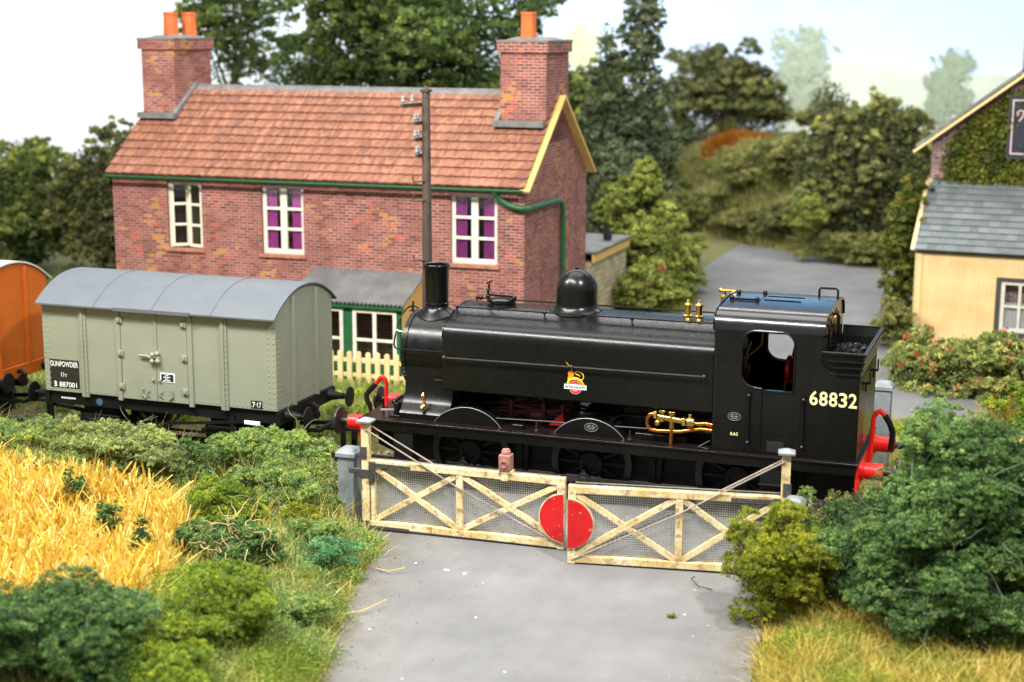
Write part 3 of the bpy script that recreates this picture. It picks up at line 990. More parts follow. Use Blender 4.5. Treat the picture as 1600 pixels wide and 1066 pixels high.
    f = P('water_filler', MB().lathe([(.25, 3.17), (.215, 3.19), (.20, 3.24), (.235, 3.25), (.235, 3.30), (.16, 3.325), (.01, 3.335)], (.28, 0, 0), 'z', 32), 'black', tank)
    mb = MB().bar((.02, -.02, 3.37), (.52, -.02, 3.36), .03, .035).ball((.53, -.02, 3.34), .045).bar((.53, -.02, 3.38), (.53, -.02, 3.22), .04, .04, (1, 0, 0))
    mb.tube([(.04, -.02, 3.25), (.04, -.02, 3.42), (.06, -.02, 3.56)], .022, 6).ball((.04, -.02, 3.34), .04).ball((.04, -.02, 3.45), .032).bar((.01, -.02, 3.57), (.12, -.02, 3.62), .05, .03).ball((-.1, -.02, 3.31), .045).tube([(-.1, -.02, 3.31), (.05, -.02, 3.32)], .014, 6)
    P('filler_clamp', mb, 'black_gloss', f)
    # dome
    mb = MB()
    loops = []
    for k in range(9):
        t = k/8
        r = .362+.105*(1-t)**2.2
        lp = []
        for j in range(48):
            a = 2*math.pi*j/48
            y = r*math.sin(a)
            zt = 3.222-.3*y*y
            lp.append((1.67+r*math.cos(a), y, (zt+.004)*(1-t)+3.33*t))
        loops.append(lp)
    mb.loft(loops, caps=False)
    mb.lathe([(.362, 3.33), (.360, 3.55)]+[(.36*math.cos(R(a)), 3.55+.37*math.sin(R(a))) for a in (10, 20, 30, 40, 50, 60, 70, 80, 86)]+[(.03, 3.92), (.03, 3.945), (.001, 3.955)], (1.67, 0, 0), 'z', 48, False)
    P('dome', mb, 'black', smooth=60)
    for x in (3.64, 3.83):
        P('safety_valve', MB().lathe([(.085, 3.20), (.085, 3.235), (.062, 3.25), (.055, 3.27), (.055, 3.39), (.075, 3.40), (.07, 3.425), (.03, 3.455), (.018, 3.47), (.03, 3.485), (.022, 3.505), (.001, 3.51)], (x, 0, 0), 'z', 20), 'brass')
    P('whistle', MB().lathe([(.05, 3.3), (.05, 3.34), (.035, 3.36), (.06, 3.40), (.065, 3.52), (.03, 3.56), (.03, 3.6), (.001, 3.61)], (4.16, .45, 0), 'z', 16).tube([(4.10, .45, 3.62), (4.36, .45, 3.62)], .028, 8).ball((4.10, .45, 3.62), .04), 'brass')
    P('displacement_lubricator', MB().lathe([(.035, -.02), (.05, .0), (.05, .06), (.02, .1)], (-.83, -.93, 1.62), 'z', 12).ball((-.83, -.93, 1.66), .05).tube([(-.83, -.93, 1.62), (-.8, -.95, 1.5), (-.84, -.98, 1.46)], .03, 8).ball((-.84, -1, 1.45), .04), 'brass')
    P('smokebox_bracket', MB().box(-.62, -.38, -1.0, -.66, 1.95, 1.99), 'black', bevel=.008)
    # handrail round the smokebox
    pts = [(-.38, -.76, 2.43), (-1.38, -.76, 2.43), (-1.44, -.74, 2.44)]+[(-1.47, .76*math.cos(R(a)), zc+.76*math.sin(R(a))) for a in range(165, 14, -10)]+[(-1.44, .74, 2.44), (-1.38, .76, 2.43), (-.38, .76, 2.43)]
    mb = MB().tube(pts, .016, 8)
    for a in (35, 90, 145): mb.tube([(-1.34, .68*math.cos(R(a)), zc+.68*math.sin(R(a))), (-1.47, .76*math.cos(R(a)), zc+.76*math.sin(R(a)))], .014, 6)
    P('smokebox_handrail', mb, 'black_gloss')
    P('lamp_iron', MB().box(-1.42, -1.40, -.025, .025, 2.98, 3.16).box(-1.47, -1.30, -.03, .03, 2.975, 2.995), 'black')
    for y in (-.55, .5):
        P('lamp_iron', MB().box(-1.78, -1.76, y-.025, y+.025, 1.25, 1.45).box(-1.82, -1.72, y-.03, y+.03, 1.25, 1.265), 'black')
    mb = MB().tube([(-1.62, -1.0, 1.36), (-1.36, -1.0, 1.38)], .025, 8).tube([(-1.5, -1.0, 1.25), (-1.5, -1.0, 1.37)], .03, 8)
    P('sanding_valve', mb, 'steel')
    P('front_bracket', MB().box(-1.38, -1.3, -.98, -.80, 1.25, 1.50).box(-1.45, -1.25, -1.02, -.7, 1.25, 1.29).tube([(-1.40, -.9, 1.50), (-1.40, -.55, 1.52)], .03, 8).ball((-1.40, -.9, 1.5), .05), 'black', bevel=.008)
    # splashers
    for x in (.03, 2.23):
        for s in (-1, 1):
            a = [(.77*math.cos(R(t)), .47-1.25+.0) for t in ()]
            pl = [(x+.775*math.cos(R(t)), .775+.775*math.sin(R(t))) for t in np.linspace(142.3, 37.7, 25)]
            sp = P('splasher', MB().prism(pl, (0, s*1.03, 0), (1, 0, 0), (0, 0, 1), -s*-.45 if s > 0 else -.45), 'black', smooth=30)
            P('splasher_beading', MB().tube([(u, s*1.035, v) for u, v in pl], .008, 6), 'steel' if s < 0 else 'black', sp)
            if x > 1 and s < 0:
                pt = P('works_plate', MB().lathe([(.001, -.014), (.12, -.014), (.125, 0)], (0, 0, 0), 'y', 28), 'panel_black', sp)
                squash_plate(pt, 2.27, -1.03, 1.405, 1.0, .62)
    # front vacuum standpipe
    vp = P('vacuum_pipe', MB().tube([(-1.83, -.3, 1.25), (-1.82, -.3, 1.66), (-1.84, -.3, 1.74), (-1.89, -.3, 1.785), (-1.95, -.3, 1.75), (-2.02, -.3, 1.65)], [.034, .034, .042, .042, .04, .04], 10), 'red')
    P('hose', MB().tube([(-2.02, -.3, 1.65), (-2.15, -.3, 1.52), (-2.22, -.3, 1.43), (-2.21, -.3, 1.33), (-2.15, -.3, 1.22), (-2.13, -.3, 1.1), (-2.14, -.3, 1.02)], [.045, .05, .05, .05, .045, .03, .03], 10), 'black_matt', vp)
    vp = P('vacuum_pipe', MB().tube([(6.76, 0, .9), (6.78, 0, 1.2), (6.80, 0, 1.72), (6.84, 0, 1.82), (6.90, 0, 1.85), (6.98, 0, 1.78)], [.036, .04, .04, .045, .045, .04], 10).box(6.73, 6.9, -.1, .1, .78, .9), 'red')
    P('hose', MB().tube([(6.98, 0, 1.78), (7.06, 0, 1.66), (7.12, 0, 1.5), (7.1, 0, 1.2)], .05, 10), 'black_matt', vp)
    # injector and copper pipes below the tank
    inj = P('injector', MB().tube([(3.42, -1.05, 1.70), (3.86, -1.05, 1.66)], .055, 12).tube([(3.66, -1.05, 1.52), (3.66, -1.05, 1.80)], .05, 12).tube([(3.50, -1.05, 1.62), (3.50, -1.05, 1.80)], .035, 10)
            .lathe([(.08, 0), (.08, .05)], (3.36, -1.05, 1.73), 'x', 8).lathe([(.085, 0), (.085, .06)], (3.84, -1.05, 1.655), 'x', 8).lathe([(.07, 0), (.07, .04)], (3.50, -1.05, 1.78), 'z', 8).lathe([(.075, 0), (.075, .05)], (3.66, -1.05, 1.76), 'z', 8).lathe([(.09, 0), (.09, .12)], (3.92, -1.05, 1.65), 'x', 12).tube([(3.96, -1.05, 1.55), (3.96, -1.05, 1.78)], .03, 8).ball((3.42, -1.07, 1.60), .055), 'brass', bevel=.004)
    P('copper_pipe', MB().tube([(3.40, -1.05, 1.74), (3.30, -1.05, 1.73), (3.24, -1.05, 1.66), (3.24, -1.05, 1.55), (3.29, -1.05, 1.47), (3.42, -1.05, 1.455), (3.8, -1.05, 1.475), (4.0, -1.05, 1.52), (4.15, -1.05, 1.55), (4.38, -1.05, 1.54)], .036, 12), 'copper', inj)
    P('copper_pipe', MB().tube([(3.95, -1.05, 1.65), (4.1, -1.05, 1.63), (4.22, -1.05, 1.65), (4.38, -1.05, 1.63)], .036, 12), 'copper', inj)
    P('overflow_pipe', MB().tube([(3.66, -1.05, 1.52), (3.655, -1.07, 1.25)], .038, 12), 'copper', inj)
    P('footplate_bracket', MB().tube([(4.33, -1.17, 1.40), (4.14, -1.17, 1.28), (4.3, -1.17, 1.26)], .012, 6), 'dark_steel')
    for x in (1.32, 2.96):
        P('oil_pot', MB().lathe([(.035, 1.25), (.04, 1.28), (.015, 1.3), (.015, 1.42), (.001, 1.43)], (x, -1.1, 0), 'z', 10), 'dark_steel')
    P('sandbox_lid', MB().box(.84, 1.06, -1.03, -.9, 1.25, 1.33), 'black', bevel=.02)
    P('toolbox', MB().box(3.0, 3.9, -.95, -.75, 1.25, 1.36), 'black', bevel=.02)

def thing_part(name, mb, mt):
    o = P(name, mb, mt, bevel=.006)
    return o
def squash_plate(o, x, y, z, sx, sz):
    # place an oval plate built round the origin: the mesh itself is moved into the parent's space
    inv = W[o.parent].inverted()
    off = W[o]
    for v in o.data.vertices:
        p = off @ v.co
        v.co = inv @ Vector((x+p.x*sx, y+p.y, z+p.z*sz))
    o.data.update()
    mb = MB()
    ring = [(x+.115*sx*math.cos(R(a)), y-.016, z+.115*sz*math.sin(R(a))) for a in range(0, 360, 15)]
    mb.tube(ring, .0035, 5, True)
    for w, dz in ((.05, .034), (.03, .034), (.07, .004), (.06, .004), (.04, -.026), (.05, -.026)):
        d = {.05: -.035, .03: .03, .07: -.045, .06: .04, .04: -.03}[w] if not (w == .05 and dz < 0) else .028
        mb.box(x+(d-w/2)*sx, x+(d+w/2)*sx, y-.017, y-.014, z+dz-.006, z+dz+.006)
    P('lettering', mb, 'insulator', o, smooth=0)
locomotive()

def cab():
    zb = 1.25
    tl = [(4.80+.24-.24*math.sin(R(t)), 3.03+.24-.24*math.cos(R(t))) for t in ()]
    win_l = [(5.14, zb), (5.14, 2.33), (5.03, 2.34)]+arc(5.03, 2.57, .23, 270, 180, 8)[1:]+arc(5.02, 3.05, .22, 180, 90, 8)+[(5.22, 3.27)]
    win_r = [(5.22, 3.27)]+arc(5.43, 3.05, .22, 90, 0, 8)+[(5.65, zb)]
    left = [(4.35, zb)]+win_l+[(5.22, 3.30), (4.35, 3.30)]
    flare = [(6.72, 2.66), (6.34, 2.66)]+arc(6.34, 2.92, .26, 270, 180, 6)[1:]+[(6.08, 3.30)]
    right = win_r+[(6.68, zb), (6.68, 2.66)]+flare[1:]+[(5.22, 3.30)]
    cabo = None
    for s in (-1, 1):
        mb = MB()
        for poly in (left, right):
            mb.prism(poly, (0, s*1.136, 0), (1, 0, 0), (0, 0, 1), .03 if s > 0 else -.03)
        # prism thickens along U x V = -y; keep the sheet inside the cab width
        o = P('cab_side', mb, 'black', smooth=0)
        if s < 0: cabo = o
        edge = win_l[1:-1]+win_r[:-1]+[(5.65, 2.3)]
        P('window_beading', MB().tube([(x, s*1.172 if s > 0 else -1.140, z) for x, z in edge], .018, 6), 'black_gloss', o)
        y = s*1.10
        dr = P('door', MB().box(5.145, 5.645, y-.012, y+.012, 1.256, 2.29), 'black', o)
        mb = MB().box(5.145, 5.645, y-.03, y+.02, 2.285, 2.31)
        P('door_rail', mb, 'black_gloss', dr)
        P('door_strap', MB().box(5.145, 5.645, y-.02, y-.012, 1.60, 1.625), 'black_gloss', dr)
        P('step_plate', MB().box(5.25, 5.52, y-.02, y-.012, 1.29, 1.47), 'panel_black', dr)
        for x in (4.95, 5.825):
            yy = -1.195 if s < 0 else 1.22
            P('handrail', MB().tube([(x, yy, 1.43), (x, yy, 2.21)], .02, 8).ball((x, yy, 1.43), .042).ball((x, yy, 2.21), .042).tube([(x, yy, 1.43), (x, s*1.13, 1.43)], .02, 6).tube([(x, yy, 2.21), (x, s*1.13, 2.21)], .02, 6), 'black_gloss', o)
    side_y = -1.136
    # number, shed and plate lettering on the near side
    mb = MB()
    xx = 5.905
    for ch in '68832':
        write(mb, ch, (xx, side_y, 2.13), (1, 0, 0), (0, 0, 1), .132, .235, .018, .004)
        xx += .153
    P('number', mb, 'cream_number', cabo, smooth=0)
    P('lettering', write(MB(), 'RA5', (4.655, side_y, 1.515), (1, 0, 0), (0, 0, 1), .125, .055, .015, .004), 'cream_number', cabo, smooth=0)
    pt = P('number_plate', MB().lathe([(.001, -.012), (.12, -.012), (.125, 0)], (0, 0, 0), 'y', 28), 'panel_black', cabo)
    squash_plate(pt, 4.715, -1.137, 1.835, .92, .56)
    mb = MB()
    rivets(mb, [(4.53+a, side_y, 2.62+b) for a in (0, .055) for b in (0, .05)], .008)
    rivets(mb, [(4.372, side_y, z) for z in np.arange(1.35, 3.25, .075)], .008)
    rivets(mb, [(6.04, side_y, z) for z in np.arange(2.9, 3.25, .06)], .008)
    emboss(cabo, mb, M['dark_steel'])
    # roof
    half = [(-1.142, 3.26), (-1.142, 3.32), (-1.128, 3.38), (-1.09, 3.445), (-1.03, 3.50), (-.94, 3.545), (-.7, 3.575), (-.35, 3.60), (0, 3.61)]
    poly = half+[(-y, z) for y, z in reversed(half[:-1])]
    inner = [(y*.975, z-.03) for y, z in reversed(poly)]
    roof = P('cab_roof', MB().prism(poly+inner, (4.32, 0, 0), (0, 1, 0), (0, 0, 1), 1.79), 'roof_black', smooth=30, bevel=.005)
    def zr(y): return np.interp(abs(y), [0, .35, .7, .94, 1.03], [3.61, 3.60, 3.575, 3.545, 3.50])
    mb = MB()
    mb.bar((4.40, -.28, zr(.28)+.02), (4.86, -.28, zr(.28)+.02), .03, .03).bar((4.88, -.36, zr(.36)+.01), (4.88, .52, zr(.52)+.012), .03, .018)
    mb.bar((4.95, -.16, zr(.1)+.005), (5.56, -.16, zr(.1)+.005), .018, .014).bar((4.95, .22, zr(.22)+.005), (5.56, .22, zr(.22)+.005), .018, .014)
    for x, y in ((4.44, -.28), (4.86, -.28), (4.86, .42), (4.44, .3)): mb.ball((x, y, zr(y)+.035), .04)
    P('roof_hatch', mb, 'black_gloss', roof)
    P('lifting_loop', MB().tube([(5.72, .75, zr(.75)-.01), (5.72, .75, zr(.75)+.11), (5.74, .75, zr(.75)+.14), (6.0, .75, zr(.75)+.14), (6.03, .75, zr(.75)+.11), (6.03, .75, zr(.75)-.01)], .02, 8), 'black_gloss', roof)
    P('roof_strip', MB().tube([(4.33, y, z+.012) for y, z in poly], .014, 6), 'black_gloss', roof)
    # end plates (front and rear spectacle plates)
    sp = half[:]
    full = [(-1.10, zb)]+[(y*.97, z-.02) for y, z in half]+[(-y*.97, z-.02) for y, z in reversed(half[:-1])]+[(1.10, zb)]
    P('front_plate', MB().prism([(y, z) for y, z in full], (4.36, 0, 0), (0, 1, 0), (0, 0, 1), .02), 'black', smooth=0)
    rearp = P('rear_plate', MB().prism([(y, max(z, 2.3)) for y, z in full], (6.06, 0, 0), (0, 1, 0), (0, 0, 1), .02), 'black_gloss', smooth=0)
    for y in (-.55, .30):
        mb = MB().lathe([(.20, 0), (.23, 0), (.23, .02), (.20, .02)], (6.08, y, 3.24), 'x', 28, False)
        P('spectacle_rim', mb, 'brass', rearp)
        P('spectacle_glass', MB().lathe([(.2, .004), (.001, .004)], (6.08, y, 3.24), 'x', 28, False), 'panel_black', rearp)
    for y in (-.96, .1):
        P('window_bar', MB().tube([(6.10, y, 2.92), (6.15, y, 2.95), (6.15, y, 3.36), (6.10, y, 3.42)], .026, 8), 'black_gloss', rearp)
    mb = MB()
    rivets(mb, [(6.081, y, 3.06+.11*(y+1)) for y in np.arange(-.9, .3, .06)]+[(6.081, -1.0, z) for z in np.arange(2.95, 3.4, .06)], .012, (1, 0, 0))
    emboss(rearp, mb, M['dark_steel'])
    # cab fittings seen through the opening
    bk = P('backhead', MB().lathe([(.66, 0), (.66, .12), (.62, .16), (.01, .17)], (4.42, 0, 2.45), 'x', 40).box(4.42, 4.56, -.62, .62, 1.3, 2.4), 'black_matt')
    P('regulator', MB().lathe([(.12, 0), (.12, .06)], (4.58, 0, 2.62), 'x', 20).bar((4.66, -.1, 2.64), (4.66, .36, 2.78), .03, .05).box(4.57, 4.75, -.42, -.1, 2.3, 2.5), 'dark_red', bk)
    P('copper_pipe', MB().tube([(4.62, -.45, 1.9), (4.66, -.5, 2.3), (4.62, -.45, 2.6)], .03, 8).tube([(4.7, -.6, 2.3), (4.78, -.6, 2.72), (5.0, -.55, 2.92), (5.03, -.5, 3.3)], .022, 8), 'copper', bk)
    P('brake_standard', MB().tube([(5.35, .62, 1.3), (5.35, .62, 2.5), (5.42, .62, 2.86)], .04, 8), 'black')
    P('hand_wheel', MB().lathe([(.21, 0), (.25, .02), (.25, .07), (.21, .09), (.19, .045)], (5.34, .0, 2.42), 'x', 32, False).tube([(5.39, .0, 2.42), (5.6, .0, 2.42)], .05, 8).lathe([(.19, .04), (.001, .04)], (5.34, .0, 2.42), 'x', 32, False), 'red')
    P('cab_floor', MB().box(4.38, 6.06, -1.06, 1.06, 1.252, 1.30), 'black_matt')
    # bunker
    bz = 1.25
    bun = P('bunker', MB().box(6.645, 6.678, -1.10, 1.10, bz, 2.70).box(6.085, 6.64, -1.10, 1.10, 2.55, 2.60), 'black')
    mb = MB()
    def ring(off, z, x0):
        return [Vector((x0, -1.14-off, z)), Vector((6.66+off, -1.14-off, z)), Vector((6.66+off, 1.14+off, z)), Vector((x0, 1.14+off, z))]
    outer = [(0.0, 2.62, 6.30), (.012, 2.66, 6.28), (.03, 2.75, 6.16), (.06, 2.90, 6.09), (.075, 2.99, 6.085)]
    inner_ = [(.045, 3.0, 6.085), (.0, 2.85, 6.085), (-.035, 2.60, 6.085)]
    mb.loft([ring(*a) for a in outer+inner_], closed=False, caps=False)
    P('bunker_flare', mb, 'black', bun, smooth=0)
    for off, z, x0, r in ((.082, 3.005, 6.085, .026), (.068, 2.88, 6.20, .020), (.048, 2.775, 6.26, .020), (.02, 2.66, 6.34, .018)):
        pts = ring(off, z, x0)
        if r < .025: pts = [pts[0]+Vector((-.07, 0, .06))]+pts
        P('bunker_beading', MB().tube(pts, r, 8), 'black_gloss', bun)
    P('bunker_beading', MB().tube([(x, -1.142, z) for x, z in [(6.68, 2.645), (6.34, 2.645)]+arc(6.34, 2.92, .272, 270, 180, 8)[1:]+[(6.068, 3.2)]], .014, 6), 'black_gloss', bun)
    for y in (-.5, .55):
        P('lamp_iron', MB().box(6.68, 6.78, y-.04, y+.04, 2.40, 2.43).box(6.76, 6.78, y-.04, y+.04, 2.43, 2.60).box(6.69, 6.72, y-.03, y+.03, 2.28, 2.42), 'black', bun)
    rng = np.random.default_rng(8)
    mb = MB()
    for _ in range(420):
        x, y = rng.uniform(6.14, 6.58), rng.uniform(-.75, 1.0)
        z = 2.60+.26*math.exp(-((y-.1)/.62)**2)*rng.uniform(.75, 1.1)+.02
        s = rng.uniform(.02, .045)
        q = rng.normal(size=(6, 3))
        b = [Vector((x, y, z))+Vector(v).normalized()*s*rng.uniform(.7, 1.3) for v in np.array([[1, 0, 0], [-1, 0, 0], [0, 1, 0], [0, -1, 0], [0, 0, 1], [0, 0, -1]])+q*.25]
        mb.add(b, [(0, 2, 4), (2, 1, 4), (1, 3, 4), (3, 0, 4), (2, 0, 5), (1, 2, 5), (3, 1, 5), (0, 3, 5)])
    mb.box(6.10, 6.64, -1.05, 1.05, 2.602, 2.64)
    tag(mb.build('coal', M['coal'], None, smooth=0), 'small heap of glinting coal inside the locomotive bunker', 'coal', None, 'stuff')
cab()

def emblem():
    y = -1.1
    k = .0563/88.5
    def pt(cx, cy): return (2.005+(cx-690)*k, 2.09-(cy-810)*k)
    def poly(pts, push): 
        return MB().prism([pt(*p) for p in pts], (0, y-push, 0), (1, 0, 0), (0, 0, 1), .003)
    tank = next(o for o in loco.children if o.name == 'saddle_tank')
    e = P('emblem', poly([(690+175*math.cos(R(a)), 815+185*math.sin(R(a))) for a in range(0, 360, 10)], .006), 'emblem_pink', tank, smooth=0)
    mb = MB()
    mb.prism([pt(690+158*math.cos(R(a)), 815+167*math.sin(R(a))) for a in range(0, 360, 10)], (0, y-.010, 0), (1, 0, 0), (0, 0, 1), .003)
    P('wheel_emblem', mb, 'emblem_red', e, smooth=0)
    mb = MB()
    for a in range(0, 360, 30):
        c, s_ = math.cos(R(a)), math.sin(R(a))
        p0, p1 = pt(690+30*c, 815+30*s_), pt(690+120*c, 815+120*s_)
        mb.bar((p0[0], y-.015, p0[1]), (p1[0], y-.015, p1[1]), .012, .003, (0, 1, 0))
    P('spokes', mb, 'emblem_pink', e, smooth=0)
    mb = MB().prism([pt(*p) for p in [(385, 865), (385, 735), (1000, 735), (1000, 865)]], (0, y-.016, 0), (1, 0, 0), (0, 0, 1), .003)
    P('banner', mb, 'emblem_white', e, smooth=0)
    mb = MB()
    a = pt(415, 838)
    write(mb, 'BRITISH RAILWAYS', (a[0], y-.019, a[1]), (1, 0, 0), (0, 0, 1), 555*k, 72*k, .02, .003)
    P('lettering', mb, 'emblem_blue', e, smooth=0)
    # the lion standing over the wheel
    body = [(470, 735), (455, 690), (480, 640), (490, 560), (520, 545), (560, 530), (660, 525), (760, 540), (840, 575), (880, 610), (900, 660), (945, 700), (945, 765), (895, 765), (890, 715), (850, 665), (800, 630), (740, 605), (680, 600), (610, 615), (560, 640), (525, 690), (520, 735)]
    P('lion', MB().prism([pt(*p) for p in body], (0, y-.020, 0), (1, 0, 0), (0, 0, 1), .003), 'yellow', e, smooth=0)
    mane = [(480, 560), (505, 500), (500, 470), (475, 440), (495, 425), (500, 395), (545, 365), (600, 360), (640, 380), (655, 430), (645, 500), (620, 525), (560, 535)]
    P('lion_head', MB().prism([pt(*p) for p in mane], (0, y-.024, 0), (1, 0, 0), (0, 0, 1), .003), 'emblem_orange', e, smooth=0)
    mb = MB()
    tail = [pt(*p) for p in [(865, 600), (905, 570), (920, 520), (905, 460), (860, 410), (800, 385), (730, 380), (690, 395), (680, 420), (700, 450), (760, 470), (820, 505)]]
    mb.tube([(p[0], y-.018, p[1]) for p in tail], [.010, .010, .009, .009, .009, .008, .008, .008, .008, .009, .012, .006], 6)
    P('lion_tail', mb, 'yellow', e)
    a, b = pt(460, 125), pt(610, 350)
    P('sword', MB().bar((a[0], y-.075, a[1]), (b[0], y-.03, b[1]), .010, .004, (0, 1, 0)), 'yellow', e, smooth=0)
emblem()

# ------------------------------------------------------------------ goods vans
def van(name, label, x0, x1, yb, body, roofm, zb=1.18, zt=2.89, zc=3.36, lettered=True):
    xm = (x0+x1)/2
    t = thing(name, label, 'goods van', (xm, 0, 0))
    hw = yb
    def roofz(y, c=0.0): return zt+(zc-zt)*(1-(abs(y)/(hw+.13))**2.15)+c
    ys = np.linspace(-hw, hw, 25)
    poly = [(-hw, zb), ]+[(float(v), float(roofz(v))-.03) for v in ys]+[(hw, zb)]
    b = P('body', MB().prism(poly, (x0, 0, 0), (0, 1, 0), (0, 0, 1), x1-x0), body, t, smooth=20, bevel=.006)
    yr = np.linspace(-hw-.13, hw+.13, 31)
    top = [(float(v), float(roofz(v))) for v in yr]
    loop = top+[(v, z-.035) for v, z in reversed(top)]
    rf = P('roof', MB().prism(loop, (x0-.05, 0, 0), (0, 1, 0), (0, 0, 1), x1-x0+.10), roofm, t, smooth=30, bevel=.004)
    mb = MB()
    for k in (.25, .5, .75):
        x = x0+(x1-x0)*k
        mb.tube([(x, v, z+.002) for v, z in top], .010, 5)
    P('roof_seams', mb, roofm, rf)
    for s in (-1, 1):
        P('rain_strip', MB().box(xm-.80, xm+.80, s*(hw+.12)-.03, s*(hw+.12)+.03, zt-.045, zt+.02), roofm, rf)
    # side stanchions and rivets
    for s in (-1, 1):
        y = s*hw
        for k, x in enumerate((x0+.90, xm-.80, xm+.72, x1-1.06)):
            wide = .075 if k in (0, 3) else .05
            mb = MB().box(x-wide, x+wide, y-.03, y+.03, zb-.06, zt-.04)
            if k in (0, 3): mb.box(x-.02, x+.02, y-.055, y+.055, zb-.06, zt-.04)
            st = P('stanchion', mb, body, t, bevel=.005)
            if s < 0 and k in (0, 3):
                mb = MB()
                rivets(mb, [(x+.048, y-.03, z) for z in np.arange(zb+.05, zt-.1, .10)], .013)
                emboss(st, mb, M[body])
        if s < 0:
            mb = MB()
            for xa, xb_ in ((x0+.12, x0+.8), (x0+1.02, xm-.88), (xm+.82, x1-1.2), (x1-.92, x1-.25)):
                rivets(mb, [(x, y, zb+.055) for x in np.arange(xa, xb_, .105)], .013)
            for x in (x0+.05, x0+.13, x1-.15, x1-.05):
                rivets(mb, [(x, y, z) for z in np.arange(zb+.05, zt-.05, .10)], .013)
            emboss(b, mb, M[body])
    for sx, x in ((-1, x0), (1, x1)):
        for y in (-.50, .42):
            zt_ = float(roofz(y))-.1
            mb = MB().box(x-.045, x+.045, y-.045, y+.045, zb-.02, zt_).box(x-.06, x+.06, y-.015, y+.015, zb-.02, zt_)
            en = P('end_stanchion', mb, body, t, bevel=.006)
            mb = MB()
            rivets(mb, [(x+sx*.045, y+d, z) for z in np.arange(zb+.1, zt_-.1, .10) for d in (.032,)], .012, (sx, 0, 0))
            emboss(en, mb, M[body])
        mb = MB()
        rivets(mb, [(x, y, z) for y in (-hw+.05, -hw+.14, hw-.05) for z in np.arange(zb+.08, zt-.02, .10)]+[(x, y, zb+.05) for y in np.arange(-hw+.1, hw, .12)], .013, (sx, 0, 0))
        emboss(b, mb, M[body])
    # near side doors
    for s in (-1, 1):
        y = s*(hw+.008)
        for a, c, hx in ((xm-.74, xm-.005, xm-.76), (xm+.005, xm+.66, xm+.60)):
            d = P('door', MB().box(a, c, y-.012, y+.012, zb-.01, zt-.05), body, t, bevel=.004)
            for z in (zb+.22, zb+.85, zb+1.48):
                P('hinge', MB().box(hx-.05, hx+.07, y+s*.012, y+s*.045, z-.055, z+.055).box(hx-.02, hx+.03, y+s*.012, y+s*.07, z-.03, z+.03), body, d, bevel=.004)
        mb = MB().box(xm-.02, xm+.035, y-.03, y+.03, zb+.9, zt-.06)
        P('door_bead', mb, body, t)
        if s < 0:
            mb = MB().tube([(xm-.33, y-.06, 2.03), (xm-.16, y-.06, 2.03), (xm-.06, y-.05, 1.98), (xm+.03, y-.05, 2.02)], .022, 6).ball((xm-.06, y-.05, 1.93), .05).ball((xm+.06, y-.05, 1.94), .055).ball((xm+.05, y-.05, 2.08), .05).ball((xm-.05, y-.05, 2.05), .05).ball((xm+.06, y-.04, 2.0), .04)
            P('door_lock', mb, body, t)
            mb = MB()
            for c0 in (xm-.14, xm+.14):
                mb.tube([(c0-.08, y-.03, 1.30), (c0, y-.03, 1.40), (c0+.08, y-.03, 1.30), (c0, y-.03, 1.23)], .018, 6, True)
            for q_ in (-.30, .32): mb.tube([(xm+q_, y-.03, 1.40), (xm+q_*1.05, y-.03, 1.28), (xm+q_*.8, y-.03, 1.22)], .02, 6)
            mb.box(xm-.10, xm-.04, y-.05, y, 1.56, 1.59).box(xm+.04, xm+.10, y-.05, y, 1.56, 1.59)
            P('door_chain', mb, body, t)
    # underframe
    P('solebar', MB().box(x0+.01, x1-.01, -hw+.06, -hw+.14, zb-.25, zb-.004), 'black_matt', t)
    P('solebar', MB().box(x0+.01, x1-.01, hw-.14, hw-.06, zb-.25, zb-.004), 'black_matt', t)
    P('floor_frame', MB().box(x0+.05, x1-.05, -hw+.15, hw-.15, zb-.12, zb-.004), 'black_matt', t)
    wheel = None
    for ax in (xm-1.37, xm+1.37):
        for s in (-1, 1):
            mb = MB().prism([(ax-.42, zb-.26), (ax+.42, zb-.26), (ax+.16, .42), (ax-.16, .42)], (0, s*.93-.01, 0), (1, 0, 0), (0, 0, 1), .02).box(ax-.12, ax+.12, s*.98-.09, s*.98+.09, .40, .62)
            mb.box(ax-.55, ax+.55, s*.98-.05, s*.98+.05, .62, .70).box(ax-.42, ax+.42, s*.98-.045, s*.98+.045, .70, .76)
            P('axleguard', mb, 'black_matt', t, bevel=.006)
            if wheel is None:
                wheel = P('wheel', MB().lathe([(.40, .02), (.40, .10), (.47, .12), (.47, .0), (.40, 0), (.36, .05), (.12, .04), (.10, .0), (.001, .0)], (ax, -.80, .47), 'y', 36, False), 'dark_steel', t)
                wx = ax
            else:
                c = wheel.copy(); col.objects.link(c); c.parent = t; W[c] = W[t]
                c.location = (ax-wx, 0, 0)
                if s > 0:
                    c.rotation_euler.z = math.pi
                    c.location = (ax-wx+2*(wx-xm), 0, 0)
        P('axle', MB().tube([(ax, -.75, .47), (ax, .75, .47)], .06, 10), 'black_matt', t)
        for o_ in (-.62, .50): P('brake_block', MB().box(ax+o_, ax+o_+.12, -.78, -.68, .30, .72), 'black_matt', t, bevel=.02)
    lev = P('brake_lever', MB().bar((xm-.3, -hw+.03, .70), (xm+1.75, -hw+.0, .93), .03, .05).bar((xm+1.75, -hw, .93), (xm+1.83, -hw, .93), .03, .05), 'black_matt', t)
    P('lever_handle', MB().bar((xm+1.80, -hw-.01, .93), (xm+2.12, -hw-.01, .925), .035, .075), 'white_letter', lev, bevel=.01)
    P('lever_guide', MB().box(x1-.98, x1-.90, -hw-.0, -hw+.05, .42, 1.02), 'black_matt', t)
